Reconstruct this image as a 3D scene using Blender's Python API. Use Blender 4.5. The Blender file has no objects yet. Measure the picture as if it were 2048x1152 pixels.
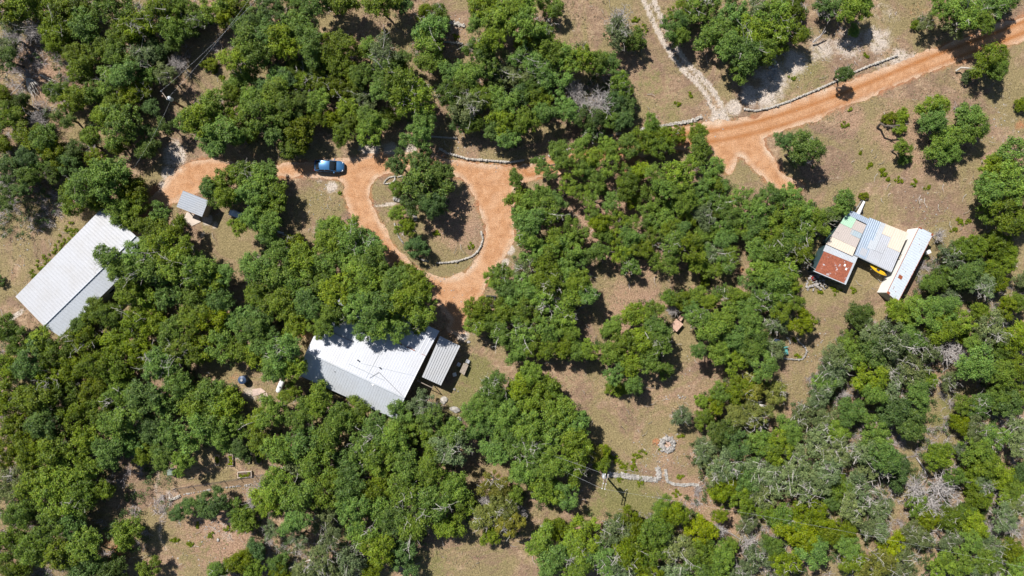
import bpy, bmesh, math, random
import numpy as np
from mathutils import Vector, Matrix, geometry, noise as mnoise

# ------------------------------------------------------------------ camera, sky, sun, exposure
S = bpy.context.scene
CAMH = 105.0          # drone height, metres
PPM = 13.0            # photograph pixels (of 2048) per metre on the ground
cam_d = bpy.data.cameras.new('camera'); cam = bpy.data.objects.new('camera', cam_d)
S.collection.objects.link(cam); S.camera = cam
cam.location = (0, 0, CAMH); cam.rotation_euler = (0, 0, 0)
cam_d.sensor_width = 36.0
cam_d.lens = 18.0 / ((1024 / PPM) / CAMH)
cam_d.clip_end = 6000
SUN_EL = math.radians(51.5)
sx, sy = -0.65, 0.76
W = bpy.data.worlds.new('World'); S.world = W; W.use_nodes = True
wn = W.node_tree.nodes; wl = W.node_tree.links
sky = wn.new('ShaderNodeTexSky'); sky.sky_type = 'NISHITA'; sky.sun_disc = False
sky.sun_elevation = SUN_EL; sky.sun_rotation = math.atan2(sx, sy)
sky.air_density = 1.0; sky.dust_density = 0.6; sky.ozone_density = 1.0
wl.new(sky.outputs[0], wn['Background'].inputs[0]); wn['Background'].inputs[1].default_value = 0.055
sl = bpy.data.lights.new('sun', 'SUN'); sl.energy = 4.9; sl.angle = math.radians(0.5); sl.color = (1.0, 0.955, 0.89)
so = bpy.data.objects.new('sun', sl); S.collection.objects.link(so)
L = math.hypot(sx, sy)
sd = Vector((sx / L * math.cos(SUN_EL), sy / L * math.cos(SUN_EL), math.sin(SUN_EL)))
so.rotation_euler = sd.to_track_quat('Z', 'Y').to_euler(); so.location = sd * 150
S.view_settings.view_transform = 'Standard'; S.view_settings.look = 'None'
S.view_settings.exposure = 0.40; S.view_settings.gamma = 1.0; S.view_settings.use_curve_mapping = False
S.render.resolution_x = 1024; S.render.resolution_y = 576
S.render.engine = 'CYCLES'
S.cycles.max_bounces = 6; S.cycles.transparent_max_bounces = 4

R = random.Random(7)
COL = S.collection

def P(px, py, z=0.0):
    k = (CAMH - z) / CAMH / PPM
    return Vector(((px - 1024) * k, -(py - 576) * k, z))
def GX(px): return (px - 1024) / PPM
def GY(py): return -(py - 576) / PPM

# ------------------------------------------------------------------ objects
BASE = {}
def tagp(o, label=None, cat=None, group=None, kind=None):
    if label: o['label'] = label
    if cat: o['category'] = cat
    if group: o['group'] = group
    if kind: o['kind'] = kind
    return o
def thing(name, label, cat, base, group=None):
    o = bpy.data.objects.new(name, None); COL.objects.link(o)
    o.empty_display_size = 0.3
    o.location = base; BASE[o.name] = Vector(base)
    return tagp(o, label, cat, group)

class MB:
    def __init__(s): s.v = []; s.f = []
    def add(s, vs, fs):
        b = len(s.v); s.v.extend([tuple(x) for x in vs]); s.f.extend([tuple(i + b for i in f) for f in fs]); return s
    def box(s, c, dx, dy, dz, rz=0.0):
        c = Vector(c); m = Matrix.Rotation(rz, 3, 'Z'); vs = []
        for z in (-dz / 2, dz / 2):
            for x, y in ((-dx/2, -dy/2), (dx/2, -dy/2), (dx/2, dy/2), (-dx/2, dy/2)):
                vs.append(c + m @ Vector((x, y, z)))
        return s.add(vs, [(3,2,1,0),(4,5,6,7),(0,1,5,4),(1,2,6,5),(2,3,7,6),(3,0,4,7)])
    def slab(s, q, t):
        "quad of four top corners, thickness t downwards"
        q = [Vector(p) for p in q]; n = (q[1]-q[0]).cross(q[2]-q[0])
        if n.z < 0: q = q[::-1]
        vs = q + [p - Vector((0,0,t)) for p in q]
        return s.add(vs, [(0,1,2,3),(7,6,5,4),(0,4,5,1),(1,5,6,2),(2,6,7,3),(3,7,4,0)])
    def prism(s, pts, z0, z1):
        n = len(pts); vs = [(p[0], p[1], z0) for p in pts] + [(p[0], p[1], z1) for p in pts]
        fs = [tuple(range(n))[::-1], tuple(range(n, 2*n))] + [(i, (i+1) % n, n+(i+1) % n, n+i) for i in range(n)]
        return s.add(vs, fs)
    def tube(s, pts, rad, n=6, cap=True):
        pts = [Vector(p) for p in pts]
        if not hasattr(rad, '__len__'): rad = [rad] * len(pts)
        b = len(s.v); prev = None
        for i, p in enumerate(pts):
            d = (pts[min(i+1, len(pts)-1)] - pts[max(i-1, 0)])
            d = d.normalized() if d.length > 1e-9 else Vector((0,0,1))
            ref = Vector((0,0,1)) if abs(d.z) < 0.9 else Vector((1,0,0))
            if prev is not None: ref = prev
            u = d.cross(ref); u = u.normalized() if u.length > 1e-6 else d.orthogonal().normalized()
            w = u.cross(d).normalized(); prev = w
            for k in range(n):
                a = 2*math.pi*k/n
                s.v.append(tuple(p + (u*math.cos(a) + w*math.sin(a)) * rad[i]))
        for i in range(len(pts)-1):
            for k in range(n):
                k2 = (k+1) % n
                s.f.append((b+i*n+k, b+i*n+k2, b+(i+1)*n+k2, b+(i+1)*n+k))
        if cap:
            s.f.append(tuple(b+k for k in range(n))[::-1]); m = b+(len(pts)-1)*n
            s.f.append(tuple(m+k for k in range(n)))
        return s
    def rock(s, c, sz, rng, flat=0.6, jit=0.22):
        c = Vector(c); rot = Matrix.Rotation(rng.uniform(0, 6.28), 3, 'Z'); ex = (rng.uniform(.8, 1.3), rng.uniform(.7, 1.1), flat)
        vs = []
        for p in ICO_V:
            r = 1 + rng.uniform(-jit, jit)
            q = Vector((p[0]*ex[0], p[1]*ex[1], p[2]*ex[2])) * sz * r
            vs.append(c + rot @ q)
        return s.add(vs, ICO_F)
_b = bmesh.new(); bmesh.ops.create_icosphere(_b, subdivisions=1, radius=1.0)
_b.verts.ensure_lookup_table(); ICO_V = [tuple(v.co) for v in _b.verts]; ICO_F = [tuple(v.index for v in f.verts) for f in _b.faces]; _b.free()

def mesh_of(name, mb, mats, base=Vector((0,0,0)), smooth=False, bevel=0):
    me = bpy.data.meshes.new(name)
    me.from_pydata([(x-base[0], y-base[1], z-base[2]) for x, y, z in mb.v], [], mb.f)
    if not isinstance(mats, (list, tuple)): mats = [mats]
    for m in mats: me.materials.append(m)
    if smooth: me.polygons.foreach_set('use_smooth', [True]*len(me.polygons))
    me.update(); return me
def part(name, mb, mat, parent, smooth=False, bevel=0, label=None):
    root = parent
    b = BASE[parent.name]
    o = bpy.data.objects.new(name, mesh_of(name, mb, mat, b, smooth)); COL.objects.link(o)
    o.parent = parent; BASE[o.name] = b
    if bevel:
        m = o.modifiers.new('bevel', 'BEVEL'); m.width = bevel; m.segments = 2; m.limit_method = 'ANGLE'
    if label: o['label'] = label
    return o
def single(name, mb, mat, label=None, cat=None, group=None, kind=None, smooth=False, base=None):
    if base is None:
        a = np.array(mb.v); base = Vector((float(a[:,0].mean()), float(a[:,1].mean()), float(a[:,2].min())))
    o = bpy.data.objects.new(name, mesh_of(name, mb, mat, base, smooth)); COL.objects.link(o)
    o.location = base; BASE[o.name] = Vector(base)
    return tagp(o, label, cat, group, kind)

def np_mesh(name, verts, faces, k, mat, tint=None, smooth=False):
    me = bpy.data.meshes.new(name); n = len(verts); m = len(faces)
    me.vertices.add(n); me.vertices.foreach_set('co', np.asarray(verts, np.float32).ravel())
    me.loops.add(m*k); me.loops.foreach_set('vertex_index', np.asarray(faces, np.int32).ravel())
    me.polygons.add(m); me.polygons.foreach_set('loop_start', np.arange(0, m*k, k, dtype=np.int32))
    me.update(calc_edges=True); me.validate()
    me.polygons.foreach_set('use_smooth', np.full(len(me.polygons), smooth))
    if mat: me.materials.append(mat)
    if tint is not None:
        a = me.color_attributes.new('tint', 'FLOAT_COLOR', 'POINT')
        a.data.foreach_set('color', np.asarray(tint, np.float32).ravel())
    return me

# ------------------------------------------------------------------ materials
class NT:
    def __init__(s, name):
        s.m = bpy.data.materials.new(name); s.m.use_nodes = True; s.t = s.m.node_tree; s.b = s.t.nodes['Principled BSDF']
    def n(s, t, **kw):
        x = s.t.nodes.new(t)
        for k, v in kw.items():
            if k.startswith('i_'): x.inputs[int(k[2:])].default_value = v
            else: setattr(x, k, v)
        return x
    def l(s, a, b): s.t.links.new(a, b)
    def pos(s): return s.n('ShaderNodeNewGeometry').outputs['Position']
    def obj(s): return s.n('ShaderNodeTexCoord').outputs['Object']
    def noise(s, vec, scale, detail=4, rough=0.6, dist=0.0):
        x = s.n('ShaderNodeTexNoise'); x.inputs['Scale'].default_value = scale; x.inputs['Detail'].default_value = detail
        x.inputs['Roughness'].default_value = rough; x.inputs['Distortion'].default_value = dist
        s.l(vec, x.inputs['Vector']); return x.outputs['Fac']
    def ramp(s, f, stops, interp='LINEAR'):
        x = s.n('ShaderNodeValToRGB'); x.color_ramp.interpolation = interp; e = x.color_ramp.elements
        while len(e) < len(stops): e.new(0.5)
        for i, (p, c) in enumerate(stops):
            e[i].position = p; e[i].color = (c, c, c, 1) if isinstance(c, (int, float)) else (*c, 1)
        s.l(f, x.inputs[0]); return x.outputs[0]
    def mix(s, f, a, b, mode='MIX'):
        x = s.n('ShaderNodeMix', data_type='RGBA', blend_type=mode)
        for sock, val in ((x.inputs[0], f), (x.inputs[6], a), (x.inputs[7], b)):
            if isinstance(val, (int, float)): sock.default_value = val
            elif isinstance(val, tuple): sock.default_value = (*val, 1)
            else: s.l(val, sock)
        return x.outputs[2]
    def math(s, op, a, b=0.0, c=None):
        x = s.n('ShaderNodeMath', operation=op)
        for i, v in enumerate((a, b) if c is None else (a, b, c)):
            if isinstance(v, (int, float)): x.inputs[i].default_value = v
            else: s.l(v, x.inputs[i])
        return x.outputs[0]
    def bump(s, h, strength, dist):
        x = s.n('ShaderNodeBump'); x.inputs['Strength'].default_value = strength; x.inputs['Distance'].default_value = dist
        s.l(h, x.inputs['Height']); s.l(x.outputs[0], s.b.inputs['Normal'])
    def set(s, **kw):
        for k, v in kw.items():
            i = s.b.inputs[k.replace('_', ' ')]
            if isinstance(v, bpy.types.NodeSocket): s.l(v, i)
            else: i.default_value = (*v, 1) if isinstance(v, tuple) and len(v) == 3 else v
        return s

def plain(name, c, rough=0.6, var=0.15, scale=1.5, metallic=0.0, c2=None, bump=0.0, spec=0.4):
    t = NT(name); p = t.pos(); n = t.noise(p, scale, 5)
    lo = tuple(x*(1-var) for x in c); hi = c2 if c2 else tuple(min(1, x*(1+var)) for x in c)
    t.set(Base_Color=t.ramp(n, [(0.3, lo), (0.7, hi)]), Roughness=rough, Metallic=metallic, Specular_IOR_Level=spec)
    if bump: t.bump(t.noise(p, scale*4, 4), bump, 0.05)
    return t.m

def metal(name, c, rough=0.42, stain=(0.40,0.37,0.33), amt=0.25, metallic=0.35, rust=0.0):
    t = NT(name); p = t.pos()
    f1 = t.ramp(t.noise(p, 0.35, 6, 0.65), [(0.42, 0.0), (0.75, amt)])
    f2 = t.ramp(t.noise(p, 5.0, 4, 0.7), [(0.3, 0.86), (0.7, 1.04)])
    col = t.mix(f1, c, stain)
    col = t.mix(1.0, col, f2, 'MULTIPLY')
    if rust:
        rf = t.ramp(t.noise(p, 1.3, 7, 0.75), [(0.66 - rust*0.25, 0.0), (0.70 - rust*0.25, 1.0)])
        col = t.mix(rf, col, (0.22, 0.06, 0.025))
    t.set(Base_Color=col, Roughness=rough, Metallic=metallic, Specular_IOR_Level=0.4)
    t.bump(t.noise(p, 0.9, 3), 0.15, 0.05)
    return t.m

def foliage(name, base, hi, dark, trans=0.22):
    t = NT(name)
    at = t.n('ShaderNodeAttribute', attribute_name='tint')
    sep = t.n('ShaderNodeSeparateColor'); t.l(at.outputs['Color'], sep.inputs[0])
    oi = t.n('ShaderNodeObjectInfo')
    c = t.mix(sep.outputs[0], dark, hi)
    c = t.mix(0.32, c, base)
    br = t.math('MULTIPLY_ADD', oi.outputs['Random'], 0.46, 0.72)
    cb = t.n('ShaderNodeCombineColor')
    for k_ in range(3): t.l(br, cb.inputs[k_])
    c = t.mix(1.0, c, cb.outputs[0], 'MULTIPLY')
    rnd2 = t.math('FRACT', t.math('MULTIPLY', oi.outputs['Random'], 17.3))
    hsv = t.n('ShaderNodeHueSaturation'); t.l(c, hsv.inputs['Color'])
    t.l(t.math('ADD', t.math('MULTIPLY_ADD', sep.outputs[1], 0.04, 0.480), t.math('MULTIPLY_ADD', rnd2, 0.044, -0.013)), hsv.inputs['Hue'])
    t.l(t.math('MULTIPLY_ADD', rnd2, -0.20, 1.20), hsv.inputs['Saturation'])
    hsv.inputs['Value'].default_value = 1.38
    t.set(Base_Color=hsv.outputs[0], Roughness=0.55, Specular_IOR_Level=0.35)
    tr = t.n('ShaderNodeBsdfTranslucent'); t.l(hsv.outputs[0], tr.inputs['Color'])
    mx = t.n('ShaderNodeMixShader'); mx.inputs[0].default_value = trans
    t.l(t.b.outputs[0], mx.inputs[1]); t.l(tr.outputs[0], mx.inputs[2])
    out = [n for n in t.t.nodes if n.type == 'OUTPUT_MATERIAL'][0]; t.l(mx.outputs[0], out.inputs[0])
    return t.m

LEAF = {
 'o': foliage('oak_leaves', (0.092,0.138,0.026), (0.220,0.290,0.055), (0.030,0.052,0.014)),
 'd': foliage('dark_evergreen_leaves', (0.060,0.096,0.026), (0.140,0.195,0.050), (0.022,0.040,0.014)),
 'j': foliage('juniper_leaves', (0.088,0.122,0.018), (0.195,0.245,0.028), (0.024,0.042,0.010)),
 'y': foliage('yellow_green_leaves', (0.115,0.155,0.020), (0.235,0.285,0.034), (0.040,0.060,0.012)),
 'k': foliage('ochre_leaves', (0.135,0.145,0.030), (0.260,0.250,0.060), (0.055,0.062,0.018)),
 'g': foliage('grey_green_leaves', (0.098,0.125,0.048), (0.215,0.250,0.105), (0.033,0.050,0.022)),
}
M = {}
M['bark'] = plain('bark', (0.115,0.098,0.082), 0.9, 0.35, 3, bump=0.4, spec=0.1)
M['greywood'] = plain('weathered_branches', (0.40,0.37,0.355), 0.85, 0.3, 2.5, spec=0.15)
M['paletwig'] = plain('bleached_branches', (0.50,0.47,0.43), 0.85, 0.25, 2.5, spec=0.15)
M['roofwhite'] = metal('white_sheet_metal', (0.52,0.54,0.59), 0.45, amt=0.3, metallic=0.2)
M['barnwhite'] = metal('barn_sheet_metal', (0.45,0.46,0.49), 0.5, (0.36,0.34,0.31), 0.4, 0.1)
M['shedgrey'] = metal('pale_blue_grey_sheet', (0.33,0.36,0.41), 0.5, amt=0.3, metallic=0.12)
M['roofgrey'] = metal('galvanised_sheet_metal', (0.54,0.575,0.62), 0.5, amt=0.3, metallic=0.12)
M['roofblue'] = metal('bluish_sheet_metal', (0.43,0.52,0.64), 0.4, amt=0.3)
M['roofdull'] = metal('dull_sheet_metal', (0.46,0.475,0.50), 0.5, amt=0.3, metallic=0.12)
M['panelgrey'] = metal('pinkish_grey_panel', (0.50,0.44,0.41), 0.6, amt=0.35, metallic=0.0)
M['panelcream'] = metal('cream_panel', (0.68,0.59,0.49), 0.6, (0.6,0.5,0.4), 0.3, 0.0)
M['panelgreen'] = metal('faded_green_panel', (0.40,0.66,0.47), 0.6, amt=0.3, metallic=0.0)
M['panelslate'] = metal('slate_blue_panel', (0.37,0.45,0.50), 0.55, amt=0.2, metallic=0.0)
M['wallwhite'] = plain('painted_wall', (0.52,0.50,0.47), 0.8, 0.1)
M['walltan'] = plain('tan_siding', (0.36,0.31,0.25), 0.8, 0.12)
M['walldark'] = plain('dark_teal_siding', (0.045,0.085,0.095), 0.6, 0.2)
M['wallgreen'] = plain('grey_green_siding', (0.42,0.47,0.42), 0.7, 0.15)
M['glass'] = plain('window_glass', (0.02,0.025,0.03), 0.08, 0.1, spec=0.8)
M['rusttrim'] = plain('rusty_flashing', (0.28,0.075,0.03), 0.8, 0.4, 3)
M['darksteel'] = plain('dark_steel', (0.05,0.052,0.058), 0.5, 0.3, 3)
M['steel'] = plain('grey_steel', (0.42,0.43,0.45), 0.45, 0.2, 3, metallic=0.5)
M['wood'] = plain('weathered_timber', (0.33,0.28,0.23), 0.85, 0.3, 4, bump=0.3, spec=0.1)
M['pinkwood'] = plain('pinkish_weathered_planks', (0.60,0.40,0.31), 0.8, 0.22, 5, spec=0.15)
M['pole'] = plain('treated_pole_wood', (0.16,0.105,0.075), 0.85, 0.25, 4, spec=0.1)
M['concrete'] = plain('pale_concrete', (0.55,0.47,0.40), 0.9, 0.15, 1.2, spec=0.1)
M['stone'] = plain('limestone', (0.42,0.39,0.35), 0.92, 0.42, 3.5, bump=0.5, spec=0.1)
M['whitestone'] = plain('pale_limestone', (0.345,0.325,0.305), 0.92, 0.5, 2.2, bump=0.5, spec=0.1)
M['white'] = plain('white_plastic', (0.78,0.78,0.78), 0.4, 0.08)
M['insul'] = plain('porcelain', (0.75,0.77,0.80), 0.2, 0.05)
M['teal'] = plain('teal_fabric', (0.10,0.33,0.32), 0.7, 0.25, 4)
M['navy'] = plain('dark_blue_tarp', (0.04,0.07,0.14), 0.45, 0.35, 3)
M['cable'] = plain('aluminium_cable', (0.55,0.56,0.57), 0.5, 0.05)
M['soil'] = plain('garden_soil', (0.12,0.085,0.06), 0.95, 0.3, 5, spec=0.05)
M['greenbin'] = plain('grey_green_plastic', (0.20,0.24,0.20), 0.5, 0.15)
M['tyre'] = plain('tyre_rubber', (0.018,0.018,0.02), 0.8, 0.2)
M['kayak'] = plain('yellow_plastic', (0.80,0.48,0.015), 0.35, 0.1)
M['red'] = plain('red_plastic', (0.35,0.03,0.03), 0.5, 0.2)
_t = NT('blue_car_paint'); _t.set(Base_Color=(0.045,0.155,0.33), Metallic=0.3, Roughness=0.35, Coat_Weight=0.4, Coat_Roughness=0.08); M['car'] = _t.m
_t = NT('rusted_sheet_metal'); _p = _t.pos()
_rf = _t.ramp(_t.noise(_p, 1.1, 8, 0.7, 0.3), [(0.36, 0.0), (0.42, 1.0)])
_rc = _t.ramp(_t.noise(_p, 4, 5), [(0.3, (0.20,0.055,0.028)), (0.7, (0.36,0.115,0.06))])
_t.set(Base_Color=_t.mix(_rf, (0.55,0.62,0.68), _rc), Roughness=0.75); M['rusty'] = _t.m

# ------------------------------------------------------------------ masks on the plan
def seg_dist(X, Y, pts):
    "distance from points to an open polyline of photo pixels, in px"
    d = np.full(X.shape, 1e9)
    for (x0, y0), (x1, y1) in zip(pts[:-1], pts[1:]):
        vx, vy = x1-x0, y1-y0; l2 = vx*vx+vy*vy + 1e-9
        t = np.clip(((X-x0)*vx + (Y-y0)*vy)/l2, 0, 1)
        d = np.minimum(d, np.hypot(X-x0-t*vx, Y-y0-t*vy))
    return d
def inside(X, Y, poly):
    c = np.zeros(X.shape, bool); n = len(poly); j = n-1
    for i in range(n):
        xi, yi = poly[i]; xj, yj = poly[j]
        if yi != yj:
            c ^= ((yi > Y) != (yj > Y)) & (X < (xj-xi)*(Y-yi)/(yj-yi)+xi)
        j = i
    return c
def smooth_poly(p, closed=True, n=4):
    out = []; m = len(p)
    for i in range(m if closed else m-1):
        p0, p1, p2, p3 = (p[(i-1) % m] if closed or i else p[0]), p[i], p[(i+1) % m], (p[(i+2) % m] if closed or i+2 < m else p[-1])
        for k in range(n):
            t = k/n
            out.append(tuple(0.5*((2*p1[a]) + (-p0[a]+p2[a])*t + (2*p0[a]-5*p1[a]+4*p2[a]-p3[a])*t*t + (-p0[a]+3*p1[a]-3*p2[a]+p3[a])*t**3) for a in (0, 1)))
    if not closed: out.append(tuple(p[-1]))
    return out
OUTER = smooth_poly([(2120,0),(2048,32),(1950,70),(1845,107),(1736,152),(1636,187),(1536,226),(1470,242),(1400,250),(1300,262),(1220,280),(1140,304),(1060,329),
 (1000,332),(930,326),(870,313),(820,308),(760,308),(700,320),(600,326),(520,332),(470,326),(410,320),(375,332),(345,352),(322,378),(300,395),(262,415),(240,450),(280,462),(315,440),(345,404),
 (400,384),(480,356),(560,352),(640,352),(688,364),(690,390),(705,430),(732,472),(762,512),(800,548),(850,582),(880,612),(903,640),(900,662),(926,668),(936,640),
 (946,612),(960,592),(976,560),(1000,525),(1020,490),(1030,450),(1028,400),(1034,368),(1080,354),(1150,340),(1220,322),(1300,306),(1380,296),(1420,300),(1436,322),(1452,345),
 (1462,340),(1468,324),(1476,311),(1488,312),(1500,328),(1522,349),(1550,374),(1580,392),(1606,372),(1568,352),(1545,318),(1530,292),
 (1532,272),(1600,248),(1700,208),(1800,166),(1900,128),(1980,104),(2048,76),(2130,40)])
ISLAND = smooth_poly([(745,362),(765,349),(800,338),(850,334),(900,343),(935,366),(956,408),(971,450),(968,490),(950,530),(920,554),(880,560),(840,545),(803,512),(772,470),(752,430),(740,395)])
CENTRES = [[(2120,20),(2048,54),(1950,92),(1845,132),(1736,178),(1636,216),(1536,248),(1440,270),(1340,282),(1240,298),(1150,322),(1060,340)],
 [(1060,345),(960,345),(870,322),(780,318),(700,334),(600,340),(480,342),(400,350),(350,375),(300,420)],
 [(870,322),(740,325),(712,370),(722,425),(752,475),(788,520),(838,568),(890,600),(918,640)],
 [(918,650),(925,610),(955,572),(985,520),(1000,460),(998,400),(975,350),(930,335)],
 [(1480,285),(1530,300),(1560,335),(1600,380)]]
def road_sd(X, Y):
    o = OUTER + [OUTER[0]]; s = ISLAND + [ISLAND[0]]
    d = np.minimum(seg_dist(X, Y, o), seg_dist(X, Y, s))
    ins = inside(X, Y, OUTER) & ~inside(X, Y, ISLAND)
    return np.where(ins, d, -d)

# fractal lattice noise for jagged outlines (numpy)
_rng = np.random.default_rng(3); _lat = _rng.random((256, 256))
def vnoise(X, Y, s):
    x = X/s + 1000; y = Y/s + 1000; xi = np.floor(x).astype(int); yi = np.floor(y).astype(int); fx = x-xi; fy = y-yi
    fx = fx*fx*(3-2*fx); fy = fy*fy*(3-2*fy)
    g = lambda a, b: _lat[a % 256, b % 256]
    return (g(xi,yi)*(1-fx)+g(xi+1,yi)*fx)*(1-fy) + (g(xi,yi+1)*(1-fx)+g(xi+1,yi+1)*fx)*fy - 0.5
def fbm(X, Y, s, o=4):
    r = 0; a = 1
    for i in range(o): r = r + a*vnoise(X+17*i, Y-31*i, s); s /= 2.1; a *= 0.55
    return r

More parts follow.
